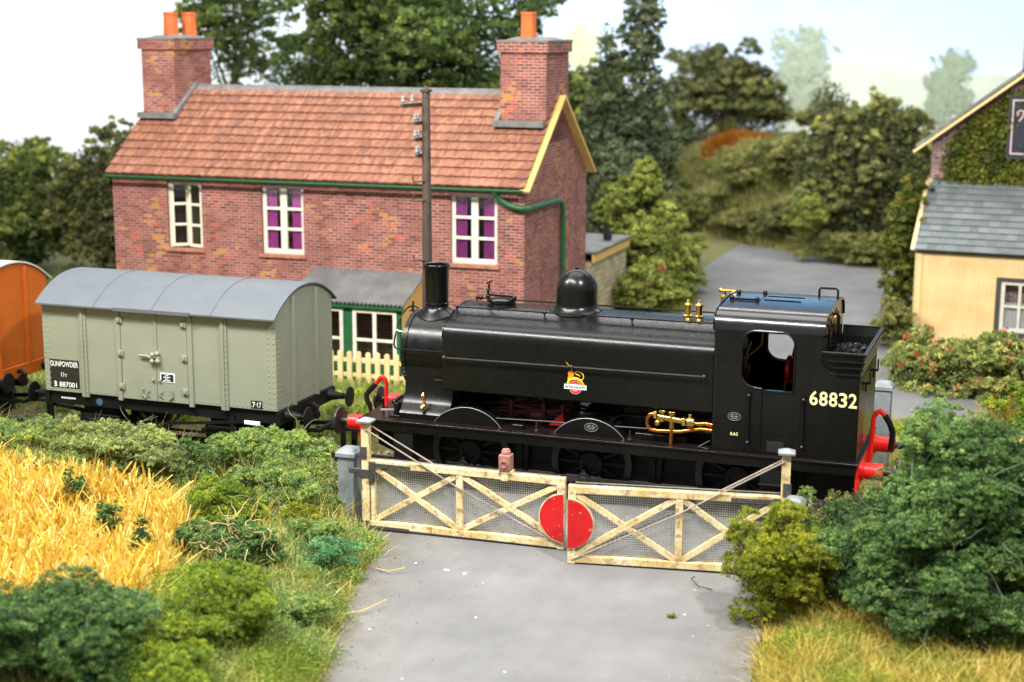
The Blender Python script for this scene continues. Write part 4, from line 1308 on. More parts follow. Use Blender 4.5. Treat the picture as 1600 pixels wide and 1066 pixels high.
    P('tie_bar', MB().bar((xm-1.3, -hw+.12, .62), (xm+1.3, -hw+.12, .62), .04, .04).bar((xm-.5, -hw+.1, .95), (xm-.1, -hw+.1, .5), .03, .05).bar((xm+.4, -hw+.1, .95), (xm+.0, -hw+.1, .5), .03, .05), 'black_matt', t)
    for sx, x in ((-1, x0), (1, x1)):
        P('headstock', MB().box(x-.05, x+.05, -hw+.02, hw-.02, zb-.26, zb-.004), 'black_matt' if lettered else body, t, bevel=.006)
        for y in (-.87, .87):
            bf = P('buffer', MB().lathe([(.12, 0), (.12, sx*.02), (.10, sx*.05), (.062, sx*.24), (.062, sx*.30)], (x+sx*.05, y, zb-.13), 'x', 18), 'black_matt', t)
            P('buffer_head', MB().lathe([(.04, sx*.25), (.04, sx*.40), (.19, sx*.415), (.20, sx*.425), (.19, sx*.44), (.01, sx*.45)], (x+sx*.05, y, zb-.13), 'x', 22), 'black_matt', bf)
        P('coupling_hook', MB().tube([(x, 0, zb-.12), (x+sx*.14, 0, zb-.1), (x+sx*.22, 0, zb-.16), (x+sx*.2, 0, zb-.28), (x+sx*.1, 0, zb-.30)], [.04, .045, .05, .05, .03], 8).lathe([(.10, -.03), (.12, 0), (.10, .03)], (x+sx*.17, 0, zb-.28), 'y', 16), 'black_matt', t)
        mb = MB().bar((x-sx*.3, -.3, .60), (x+sx*.45, -.3, .68), .05, .08).bar((x-sx*.3, .3, .60), (x+sx*.45, .3, .68), .05, .08).bar((x+sx*.45, -.42, .69), (x+sx*.45, .42, .69), .07, .08).bar((x+sx*.2, 0, .63), (x+sx*.78, 0, .66), .08, .06).bar((x+sx*.75, 0, .70), (x+sx*.75, 0, .24), .07, .09, (1, 0, 0))
        P('coupling', mb, 'black_matt', t, bevel=.01)
    if lettered:
        y = -hw-.004
        U, V = (1, 0, 0), (0, 0, 1)
        pn = P('number_panel', MB().box(-8.43, -7.78, y-.002, y+.004, 1.255, 1.80), 'panel_black', t)
        mb = MB()
        write(mb, 'GUNPOWDER', (-8.415, y-.003, 1.665), U, V, .62, .105, .012)
        write(mb, '11', (-8.18, y-.003, 1.47), U, V, .06, .09, .012)
        write(mb, 'T', (-8.10, y-.003, 1.47), U, V, .05, .055, .012)
        write(mb, 'B', (-8.34, y-.003, 1.275), U, V, .06, .105, .015)
        write(mb, '887001', (-8.23, y-.003, 1.272), U, V, .39, .100, .012)
        P('lettering', mb, 'white_letter', pn, smooth=0)
        y2 = -hw-.02
        pn = P('notice_plate', MB().box(-6.0, -5.69, y2-.008, y2+.004, 1.545, 1.72), 'white_letter', t, bevel=.003)
        P('notice_face', MB().box(-5.975, -5.715, y2-.012, y2-.009, 1.565, 1.70), 'panel_black', pn)
        mb = MB()
        for k, ws in enumerate(((.03, .05), (.08, .05, .03), (.05, .02), (.06, .03, .07))):
            xx = -5.845-sum(ws)/2-.006
            for w in ws:
                mb.box(xx, xx+w-.008, y2-.015, y2-.012, 1.668-k*.031, 1.684-k*.031)
                xx += w
        P('lettering', mb, 'white_letter', pn, smooth=0)
        pn = P('tare_panel', MB().box(-4.13, -3.90, y-.002, y+.004, 1.205, 1.35), 'panel_black', t)
        mb = MB()
        write(mb, '7', (-4.10, y-.003, 1.225), U, V, .06, .10, .015)
        write(mb, '-', (-4.03, y-.003, 1.27), U, V, .02, .014, .015)
        write(mb, '17', (-4.0, y-.003, 1.225), U, V, .08, .10, .015)
        P('lettering', mb, 'white_letter', pn, smooth=0)
        mb = MB()
        ys_ = -hw+.058
        for k in range(6): mb.box(-8.25+k*.055, -8.25+k*.055+.04, ys_-.003, ys_, 1.03, 1.06)
        P('solebar_lettering', mb, 'white_letter', t, smooth=0)
        P('maker_plate', MB().lathe([(.07, 0), (.07, -.006)], (-7.40, ys_, 1.03), 'y', 24), 'emblem_blue', t)
    return t
van('goods_van', 'pale grey gunpowder van with a curved blue-grey roof, coupled ahead of the locomotive', -8.55, -3.60, 1.139, 'van_grey', 'van_roof')
van('goods_van', 'burnt orange goods van with a pale roof at the left edge of the photo', -15.05, -10.10, 1.139, 'orange', 'pale_roof', 1.30, 2.90, 3.40, False)

# ------------------------------------------------------------------ crossing gates
def gate(name_label, A, B, z0, z1, lamp=False, tall=1.0, half=1):
    """A is the hinge end, B the meeting end (ground points)"""
    A, B = Vector((*A, 0)), Vector((*B, 0))
    L = (B-A).length
    ang = math.atan2((B-A).y, (B-A).x)
    t = thing('crossing_gate', name_label, 'gate', (A.x, A.y, -.055), ang, 'pair of level crossing gates')
    xf = W[t]
    h0, h1 = z0+.055, z1+.055
    def B_(): return MB(xf)
    fl = 1 if math.cos(ang) > 0 else -1       # which local side faces the viewer: -y for the left gate, +y for the other
    f = -fl
    def bars(mb, p, q, w=.085, d=.075):
        return mb.bar((p[0], 0, p[1]), (q[0], 0, q[1]), d, w) if abs(p[0]-q[0]) > .01 else mb.box(p[0]-w/2, p[0]+w/2, -d/2, d/2, p[1], q[1])
    mid = L*.49
    P('heel_post', B_().box(-.0, .13, -.06, .06, h0-.03, h1+tall), 'gate', t, bevel=.008)
    P('toe_post', B_().box(L-.12, L, -.055, .055, h0-.02, h1+.01), 'gate', t, bevel=.008)
    P('post_cap', B_().loft([[Vector((.065+a*q_, b*q_, z)) for a, b in ((-1, -1), (1, -1), (1, 1), (-1, 1))] for q_, z in ((.12, h1+tall), (.125, h1+tall+.03), (.03, h1+tall+.075))]), 'cap_grey', t, smooth=0)
    P('top_rail', B_().box(.13, L-.11, -.05, .05, h1-.11, h1), 'gate', t, bevel=.008)
    P('bottom_rail', B_().box(.13, L-.11, -.05, .05, h0, h0+.11), 'gate', t, bevel=.008)
    P('mid_post', B_().box(mid-.055, mid+.055, -.045, .045, h0+.11, h1-.11), 'gate', t, bevel=.006)
    P('inner_stile', B_().box(.15, .22, -.04, .04, h0+.11, h1-.11), 'gate', t, bevel=.006)
    zl, zh = h0+.13, h1-.13
    for a, b in ((.22, mid-.055), (mid+.055, L-.12)):
        mb = B_()
        mb.bar((a, 0, zl), (b, 0, zh), .058, .092)
        P('brace', mb, 'gate', t, bevel=.006)
        mb = B_()
        mb.bar((a, 0, zh), (b, 0, zl), .064, .092)
        P('brace', mb, 'gate', t, bevel=.006)
    # woven wire infill on the back
    mb = B_()
    yb = -f*.046
    for x in np.arange(.15, L-.1, .036): mb.box(x-.0062, x+.0062, yb-.003, yb+.003, h0+.05, h1-.02)
    yb2 = -f*.051
    for z in np.arange(h0+.06, h1+.045, .036): mb.box(.14, L-.1, yb2-.003, yb2+.003, z-.0062, z+.0062)
    P('wire_mesh', mb, 'wire', t, smooth=0)
    # iron straps and hinges
    mb = B_().box(-.07, .20, f*.05, f*.072, h1-.30, h1-.16).box(.13, .24, f*.046, f*.075, h1-.36, h1-.02).box(.24, .85, f*.052, f*.064, h1-.10, h1-.04)
    mb.box(-.24, .0, -.03, .03, h1-.26, h1-.17).box(-.02, .0, -.05, .05, h1-.34, h1+.18).box(-.02, .10, f*.06, f*.075, h1+.02, h1+.22)
    P('hinge_strap', mb, 'iron', t, bevel=.005)
    mb = B_().box(-.05, .12, f*.058, f*.075, h0-.03, h0+.11).box(.12, .82, f*.051, f*.062, h0-.012, h0+.035).box(-.2, 0, -.03, .03, h0-.0, h0+.06)
    P('hinge_strap', mb, 'iron', t, bevel=.005)
    # tension rods from the tall post
    for yy in (-.075, .075):
        P('tension_rod', B_().tube([(.08, yy, h1+tall-.10), ((L-.06)*.5, yy*.95, (h1+tall-.10+h0+.05)/2-.035), (L-.06, yy*.8, h0+.05)] if yy*f > 0 or lamp is False else [(.08, yy, h1+tall-.06), (1.2, yy, h1+.02-.02)], .013, 8), 'rod', t)
    # half of the round red target
    cz = (h0+h1)/2-.06+(.0 if lamp else .075)
    a0, a1 = 90, 270
    pts = arc(L-.001, cz, .40, a0, a1, 24)
    yq = f*.055
    def disc(r, y_, d): return B_().prism(arc(L-.003, cz, r, a0, a1, 24), (0, y_, 0), (1, 0, 0), (0, 0, 1), d)
    tg = P('target', disc(.405, yq+f*.02 if f < 0 else yq+.004, .018), 'gate', t)
    P('target_face', disc(.385, yq-.0395 if f < 0 else yq+.030, .006), 'target', tg)
    if lamp:
        lx = L*.715
        lp = P('lamp', B_().box(lx-.095, lx+.095, -.095, .095, h1+.045, h1+.30), 'lamp_brown', t, bevel=.012)
        P('lamp_top', B_().lathe([(.075, h1+.30), (.075, h1+.35), (.06, h1+.365), (.06, h1+.38), (.001, h1+.385)], (lx, 0, 0), 'z', 12), 'lamp_brown', lp)
        P('lens', B_().lathe([(.055, f*.09), (.062, f*.13), (.05, f*.135), (.045, f*.11), (.001, f*.108)], (lx, 0, h1+.165), 'y', 20), 'lamp_brown', lp)
        P('lamp_bracket', B_().box(lx-.12, lx+.12, -.08, .08, h1, h1+.045).box(lx-.06, lx+.06, f*.05, f*.075, h1-.12, h1+.01), 'gate', lp, bevel=.006)
    return t
gate('weathered cream crossing gate with the brown lamp and left half of the red target', (-.93, -3.24), (2.50, -3.17), 0.0, 1.13, True, .62)
gate('weathered cream crossing gate without a lamp, beside the yellow-green bush', (5.97, -3.16), (2.72, -3.72), -.01, 1.20, False, .66)

def grey_post(label, x, y, z0, z1, w=.17):
    t = thing('gate_post', label, 'post', (x, y, z0), R(4), 'grey crossing gate posts')
    MB().box(x-w, x+w, y-w, y+w, z0, z1).build('post', M['grey_post'], t, bevel=.015)
    MB().loft([[Vector((x+a*q, y+b*q, z)) for a, b in ((-1, -1), (1, -1), (1, 1), (-1, 1))] for q, z in ((w+.03, z1), (w+.03, z1+.06), (w-.02, z1+.12), (w*.4, z1+.15))]).build('post_cap', M['cap_grey'] if y > 0 else M['grey_post'], t, smooth=0)
grey_post('grey timber gate post at the hinge of the gate that carries the lamp', -1.31, -2.95, -.1, 1.08, .145)
grey_post('grey timber gate post half hidden behind the yellow-green bush', 6.07, -3.33, -.1, 1.12, .13)
grey_post('pale grey gate post standing beyond the rails behind the locomotive bunker', 6.62, 3.2, -.1, 1.5, .15)

# ------------------------------------------------------------------ the brick cottage
CX, CY, CR = -2.078, 8.02, .017
cot = thing('cottage', 'red brick cottage with terracotta pantiled roof, two chimneys and purple curtains', 'house', (CX, CY, 0), CR)
CM = W[cot]                                     # local frame: -x runs left along the front wall, +y to the back
def wall_grid(x0, x1, z0, z1, holes):
    xs = sorted({x0, x1, *[h[0] for h in holes], *[h[1] for h in holes]})
    zs = sorted({z0, z1, *[h[2] for h in holes], *[h[3] for h in holes]})
    for a, b in zip(xs, xs[1:]):
        for c, d in zip(zs, zs[1:]):
            if not any(h[0] <= a and b <= h[1] and h[2] <= c and d <= h[3] for h in holes): yield a, b, c, d
def cottage():
    L, D, E, Hh = 10.845, 5.177, 4.45, 6.41
    def B_(): return MB(CM)
    holes = [(-9.30, -8.34, 2.60, 4.24), (-6.70, -5.58, 2.58, 4.22), (-1.80, -.65, 2.59, 4.20)]
    th = .22
    mb = B_()
    for x0, x1, z0, z1 in wall_grid(-L, 0, -.1, E, holes):
        mb.add([(x0, 0, z0), (x1, 0, z0), (x1, 0, z1), (x0, 0, z1)], [(0, 1, 2, 3)])
    for x0, x1, z0, z1 in holes:                 # reveals
        mb.add([(x0, 0, z0), (x0, th, z0), (x0, th, z1), (x0, 0, z1)], [(0, 1, 2, 3)])
        mb.add([(x1, 0, z0), (x1, th, z0), (x1, th, z1), (x1, 0, z1)], [(3, 2, 1, 0)])
        mb.add([(x0, 0, z1), (x0, th, z1), (x1, th, z1), (x1, 0, z1)], [(0, 1, 2, 3)])
    g = [(0, -.1), (D, -.1), (D, E), (D/2, Hh), (0, E)]
    mb.add([(0, y, z) for y, z in g], [tuple(range(5))])
    mb.add([(-L, y, z) for y, z in g], [tuple(reversed(range(5)))])
    mb.add([(-L, D, -.1), (0, D, -.1), (0, D, E), (-L, D, E)], [(3, 2, 1, 0)])
    wall = P('wall', mb, 'brick', cot, smooth=0)
    for x0, x1, z0, z1 in holes:
        P('sill', B_().box(x0-.08, x1+.06, -.06, .12, z0-.09, z0-.002), paint_cache('brown_sill', (.36, .15, .10)), wall, bevel=.01)
        P('lintel', B_().box(x0-.06, x1+.06, -.012, .02, z1+.003, z1+.11), paint_cache('dark_brick_lintel', (.16, .075, .06)), wall)
        P('room', B_().box(x0-.25, x1+.25, .5, 1.3, z0-.3, z1+.1), 'room', wall, smooth=0)  # solid dark box; the unlit interior is put into its colour
    # windows
    for i, (x0, x1, z0, z1) in enumerate(holes):
        y = .10
        if i > 0:
            mb = B_()
            xm = (x0+x1)/2
            mb.box(x0, x0+.10, y-.03, y+.03, z0, z1).box(x1-.09, x1, y-.03, y+.03, z0, z1).box(x0+.10, x1-.09, y-.03, y+.03, z1-.05, z1).box(x0+.10, x1-.09, y-.03, y+.03, z0, z0+.12)
            mb.box(xm-.085, xm+.085, y-.035, y+.035, z0+.12, z1-.05)
            hz = (z1-.05-z0-.12)/3
            for k in (1, 2):
                z = z0+.12+hz*k
                mb.box(x0+.10, xm-.085, y-.028, y+.028, z-.035, z+.035).box(xm+.085, x1-.09, y-.028, y+.028, z-.035, z+.035)
            w = P('window', mb, 'white_frame', cot, bevel=.006)
            P('pane', B_().box(x0+.1, x1-.09, y+.002, y+.008, z0+.12, z1-.05), 'glass', w, smooth=0)
            for a, b in ((x0+.05, xm-.22), (xm+.20, x1-.04)):
                n = 14
                lp = [[Vector((a+(b-a)*k/n, y+.05+.018*math.sin(k*2.4), z)) for k in range(n+1)] for z in (z0+.02, z1-.02)]
                P('curtain', B_().loft(lp, closed=False, caps=False), 'curtain', w)
        else:
            w = P('window', B_().box(x0, x0+.04, y-.02, y+.06, z0, z1).box(x1-.03, x1, y-.02, y+.06, z0, z1).box(x0, x1, y-.02, y+.06, z1-.03, z1+.0), 'white_frame', cot)
            # two opening leaves standing ajar
            for hx, sg, wd, ang in ((x0+.04, 1, .44, 34), (x1-.03, -1, .44, 12)):
                e = Vector((math.cos(R(ang))*sg, math.sin(R(ang)), 0))
                mb = B_()
                def bx(u0, u1, a, b, d=.05):
                    o = Vector((hx, y, 0))
                    p, q = o+e*u0, o+e*u1
                    mb.bar((p.x, p.y, (a+b)/2), (q.x, q.y, (a+b)/2), d, b-a)
                bx(0, .075, z0+.02, z1-.03); bx(wd-.07, wd, z0+.02, z1-.03)
                bx(.075, wd-.07, z1-.09, z1-.03); bx(.075, wd-.07, z0+.02, z0+.09)
                for k in (1, 2):
                    z = z0+.05+(z1-z0-.1)*k/3
                    bx(.075, wd-.07, z-.03, z+.03)
                lf = P('casement', mb, 'cream_frame', w, bevel=.005)
                o = Vector((hx, y, 0)); p, q = o+e*.07, o+e*(wd-.07)
                P('pane', B_().bar((p.x, p.y, (z0+z1)/2), (q.x, q.y, (z0+z1)/2), .006, z1-z0-.1), 'glass', w, smooth=0)
    # pantiled roof in overlapping courses
    def slope(sgn):
        mb = B_()
        y0, z0 = (-.16, E-.02) if sgn > 0 else (D+.16, E-.02)
        y1, z1 = D/2, Hh+.03
        n, rows = 172, 11
        nv = Vector((0, -(z1-z0), abs(y1-y0)*1.0)).normalized() if sgn > 0 else Vector((0, (z1-z0), abs(y1-y0))).normalized()
        rng = np.random.default_rng(5)
        for k in range(rows):
            a, b = k/rows-.02, (k+1)/rows+.02
            lo, hi, fr = [], [], []
            jit = np.interp(np.linspace(0, 1, n+1), np.linspace(0, 1, 45), rng.normal(0, .008, 45))
            for i in range(n+1):
                x = -L-.03+(L+.10)*i/n
                wv = .011*math.sin(2*math.pi*x/.26)
                pl = Vector((x, y0+(y1-y0)*a, z0+(z1-z0)*a))+nv*(.085+wv+jit[i])+Vector((0, 0, -.5*jit[i]))
                ph = Vector((x, y0+(y1-y0)*b, z0+(z1-z0)*b))+nv*(.022+wv*.8)
                lo.append(pl); hi.append(ph); fr.append(pl-nv*.06)
            mb.loft([fr, lo, hi] if sgn > 0 else [hi, lo, fr], closed=False, caps=False)
        return mb
    mb = slope(1)
    m2 = slope(-1)
    mb.add(m2.v, m2.f)
    mb.xf = CM
    roof = P('roof', mb, 'tile', cot, smooth=50)
    P('ridge_flashing', B_().prism([(-.17, -.10), (0, .06), (.17, -.10)], (-L-.1, D/2, Hh+.06), (0, 1, 0), (0, 0, 1), L+.14), 'lead', roof)
    # bargeboards on both gables
    for x in (.05,):
        for s in (-1, 1):
            ye = -.22 if s < 0 else D+.22
            ze = E-.17
            P('bargeboard', B_().bar((x+.03, ye, ze+.06), (x+.03, D/2, Hh-.03), .07, .24, (1, 0, 0)), 'barge', roof, bevel=.006)
    # gutter and bent downpipe
    mb = B_()
    pts = [(.0+.06*math.cos(R(a)), .06*math.sin(R(a))) for a in range(180, 361, 20)]
    pts += [(p[0]*.82, p[1]*.82+.006) for p in reversed(pts)]
    mb.prism([(y-.29, z+E-.075) for y, z in pts], (-L-.03, 0, 0), (0, 1, 0), (0, 0, 1), L+.09)
    gu = P('gutter', mb, 'green_paint', cot)
    P('downpipe', B_().tube([(-.62, -.28, E-.10), (-.62, -.20, 4.25), (-.50, -.12, 4.10), (-.30, -.11, 4.00), (-.02, -.12, 3.95), (.09, -.02, 3.94), (.10, .55, 3.93), (.10, 2.2, 3.90), (.10, 2.62, 3.84), (.10, 2.76, 3.64), (.10, 2.78, 3.2), (.10, 2.80, 0)], .066, 12), 'green_paint', gu)
    # chimneys
    for x0, x1, pots in ((-L, -L+.95, 2), (-1.13, .0, 1)):
        ch = P('chimney', B_().box(x0, x1, D/2-1.0, D/2+.85, 5.3, 7.42).box(x0-.07, x1+.07, D/2-1.07, D/2+.92, 7.42, 7.66), 'brick', cot, smooth=0)
        P('chimney_cap', B_().box(x0-.08, x1+.08, D/2-1.08, D/2+.93, 7.663, 7.71).loft([[Vector((x0+a*(x1-x0), D/2-.95+b*1.75, z)) for a, b in ((q, q), (1-q, q), (1-q, 1-q), (q, 1-q))] for q, z in ((.06, 7.71), (.22, 7.78))]), 'lead', ch)
        for k in range(pots):
            px = (x0+x1)/2+(.03+.10*k if pots == 2 else -.05)
            py = D/2-.35+k*.75 if pots == 2 else D/2-.45
            P('chimney_pot', B_().lathe([(.20, 7.72), (.185, 8.28), (.20, 8.30), (.20, 8.36), (.15, 8.36), (.14, 7.9), (.001, 7.9)], (px, py, 0), 'z', 8), 'pot', ch, smooth=30)
        # stepped flashing where the stack meets the tiles
        s_ = (Hh-E)/(D/2+.16)
        zf = E+(D/2-1.0+.16)*s_+.12
        fx = B_().box(x0-.10 if x1 == 0 else x0-.02, x1+.02 if x1 == 0 else x1+.10, D/2-1.30, D/2-.99, zf-.12, zf+.02)
        for xe in ([x0-.09] if x1 == 0 else [x1+.01]):
            fx.bar((xe+.04, D/2-1.25, zf-.08), (xe+.04, D/2, Hh+.12), .12, .12, (1, 0, 0))
        P('flashing', fx, 'lead', ch)
    # lean-to porch with corrugated roof
    px0, px1, po = -5.25, -2.50, 1.30
    zt, zf = 2.32, 1.80
    mb = B_()
    n = 120
    for k in range(1):
        top, bot = [], []
        for i in range(n+1):
            x = px0-.08+(px1-px0+.16)*i/n
            w = .018*math.sin(2*math.pi*x/.105)
            top.append(Vector((x, -.01, zt+w))); bot.append(Vector((x, -po-.14, zf-.02+w)))
        mb.loft([bot, top], closed=False, caps=False)
        mb.loft([[p-Vector((0, 0, .03)) for p in top], [p-Vector((0, 0, .03)) for p in bot]], closed=False, caps=False)
    por = P('porch', B_().box(px0, px1, -po, -po+.06, -.1, .34).box(px0, px0+.14, -po, -po+.06, .34, zf-.06).box(px1-.14, px1, -po, -po+.06, .34, zf-.06).box(-3.98, -3.74, -po, -po+.06, .34, 1.60).box(px0+.14, px1-.14, -po, -po+.06, 1.60, zf-.06), 'green_paint', cot, smooth=0)
    P('porch_roof', mb, 'corrugated', por)
    P('fascia', B_().box(px0-.06, px1+.06, -po-.10, -po-.04, zf-.16, zf-.04), 'green_paint', por, bevel=.008)
    for xq in (px1-.05, px0): P('porch_side', B_().prism([(0, -.1), (-po, -.1), (-po, zf-.05), (0, zt-.05)], (xq, 0, 0), (0, 1, 0), (0, 0, 1), .06), 'barge', por, smooth=0)
    P('porch_room', B_().box(px0+.1, px1-.1, -.06, -.03, .0, 1.7), 'pub_brick', por, smooth=0)
    for a, b in ((px0+.14, -3.98), (-3.74, px1-.14)):
        z0, z1 = .34, 1.60
        xm = (a+b)/2
        mb = B_().box(a, a+.09, -po-.02, -po+.04, z0, z1).box(b-.09, b, -po-.02, -po+.04, z0, z1).box(a+.09, b-.09, -po-.02, -po+.04, z1-.07, z1).box(a+.09, b-.09, -po-.02, -po+.04, z0, z0+.12).box(xm-.045, xm+.045, -po-.02, -po+.03, z0+.12, z1-.07).box(a+.09, xm-.045, -po-.015, -po+.03, .86, .93).box(xm+.045, b-.09, -po-.015, -po+.03, .86, .93)
        w = P('porch_window', mb, 'white_frame', por, bevel=.005)
    P('porch_glass', B_().box(px0+.2, px1-.2, -po+.015, -po+.02, .4, 1.56), 'glass', por, smooth=0)
_pc = {}
def paint_cache(n, c):
    if n not in _pc: _pc[n] = paint(n, c, .8, var=.3, scale=7)
    return _pc[n]
cottage()

# low stone outbuilding behind the cottage, and the cat on its roof
def outbuilding():
    x0, x1, y0, y1 = -4.6, -2.05, 13.35, 16.8
    t = thing('outbuilding', 'low buff stone outbuilding with a flat grey roof behind the cottage', 'outbuilding', ((x0+x1)/2, (y0+y1)/2, 0))
    P('wall', MB().box(x0, x1, y0, y1, -.1, 1.95), 'stone', t, smooth=0)
    P('roof', MB().box(x0-.1, x1+.12, y0-.02, y1+.12, 2.16, 2.24), 'lead', t, smooth=0, bevel=.02)
    P('fascia', MB().box(x1+.02, x1+.08, y0-.02, y1+.08, 1.93, 2.155).box(x0-.05, x1+.018, y1+.03, y1+.08, 1.93, 2.155), 'barge', t, bevel=.01)
outbuilding()

def cat():
    bx, by, bz = -2.25, 15.55, 2.24
    t = thing('cat', 'black cat sitting on the roof edge of the stone outbuilding', 'cat', (bx, by, bz))
    V = [(0, 0, .13), (.0, .0, .26), (-.03, 0, .38), (-.07, 0, .47), (-.13, 0, .46), (.08, 0, .08), (-.06, .05, .2), (-.08, .05, .02), (-.06, -.05, .2), (-.08, -.05, .02), (.02, .08, .06), (-.06, .09, .02), (.02, -.08, .06), (-.06, -.09, .02), (.16, .02, .03), (.2, .1, .02), (-.06, .045, .53), (-.06, -.045, .53), (-.055, .055, .585), (-.055, -.055, .585)]
    rad = [.115, .095, .06, .075, .04, .1, .04, .028, .04, .028, .07, .03, .07, .03, .03, .02, .025, .025, .006, .006]
    Ed = [(0, 1), (1, 2), (2, 3), (3, 4), (0, 5), (1, 6), (6, 7), (1, 8), (8, 9), (0, 10), (10, 11), (0, 12), (12, 13), (5, 14), (14, 15), (3, 16), (3, 17), (16, 18), (17, 19)]
    me = bpy.data.meshes.new('body')
    me.from_pydata(V, Ed, [])
    o = link('body', me, M['cat'], t)
    sk = o.modifiers.new('skin', 'SKIN')
    for i, r in enumerate(rad): me.skin_vertices[0].data[i].radius = (r*.95, r*.95)
    me.skin_vertices[0].data[0].use_root = True
    sb = o.modifiers.new('sub', 'SUBSURF')
    sb.levels = sb.render_levels = 2
    o.rotation_euler.z = R(70)
cat()

# ------------------------------------------------------------------ telegraph pole
def pole():
    x, y = -2.47, 3.2
    t = thing('telegraph_pole', 'tall dark wooden telegraph pole with white insulators in front of the cottage', 'telegraph pole', (x, y, -.1))
    P('post', MB().tube([(x, y, -.1), (x, y, 3.4), (x, y, 6.78), (x, y, 6.86)], [.115, .10, .078, .025], 12), 'wood_pole', t, smooth=60)
    # arms run towards and away from the viewer along the track's normal, stepped down the pole
    d = Vector((-.16, -1, 0)).normalized()
    P('finial', MB().box(x-.09, x+.09, y-.09, y+.09, 6.74, 6.80), 'wood_pole', t, bevel=.01)
    for z, l in ((6.50, .70), (6.14, .24), (5.82, .24), (5.50, .18)):
        a = P('cross_arm', MB().bar(Vector((x-.11, y, z))-d*.3, Vector((x-.11, y, z))+d*l, .06, .07), 'wood_pole', t, bevel=.006)
        for k, q in enumerate((l*.93, l*.45, -.24)):
            p = Vector((x-.11, y, z))+d*q
            P('insulator', MB().lathe([(.018, .03), (.018, .07), (.042, .075), (.045, .10), (.034, .12), (.04, .15), (.03, .18), (.001, .19)], (p.x, p.y, z), 'z', 12), 'insulator', a)
    for z in (3.42, 4.62, 5.0):
        P('step_iron', MB().tube([(x, y-.1, z), (x-.22, y-.14, z-.02), (x-.24, y-.14, z+.09)], .02, 6), 'wood_pole', t)
pole()

# ------------------------------------------------------------------ picket fence
def picket_fence():
    x0, x1 = -7.6, -3.3
    y = 6.15
    t = thing('picket_fence', 'cream painted picket fence in front of the green porch', 'fence', ((x0+x1)/2, y, 0))
    for z in (.16, .50): P('rail', MB().box(x0, x1, y+.03, y+.08, z-.045, z+.045), 'fence_cream', t, bevel=.006)
    x = x0
    k = 0
    while x < x1:
        poly = [(x, -.05), (x+.125, -.05)]+arc(x+.0625, .66+.01*math.sin(k*3.1), .0625, 0, 180, 8)
        P('picket', MB().prism(poly, (0, y+.03, 0), (1, 0, 0), (0, 0, 1), .035), 'fence_cream', t, smooth=30, bevel=.004)
        x += .235
        k += 1
picket_fence()

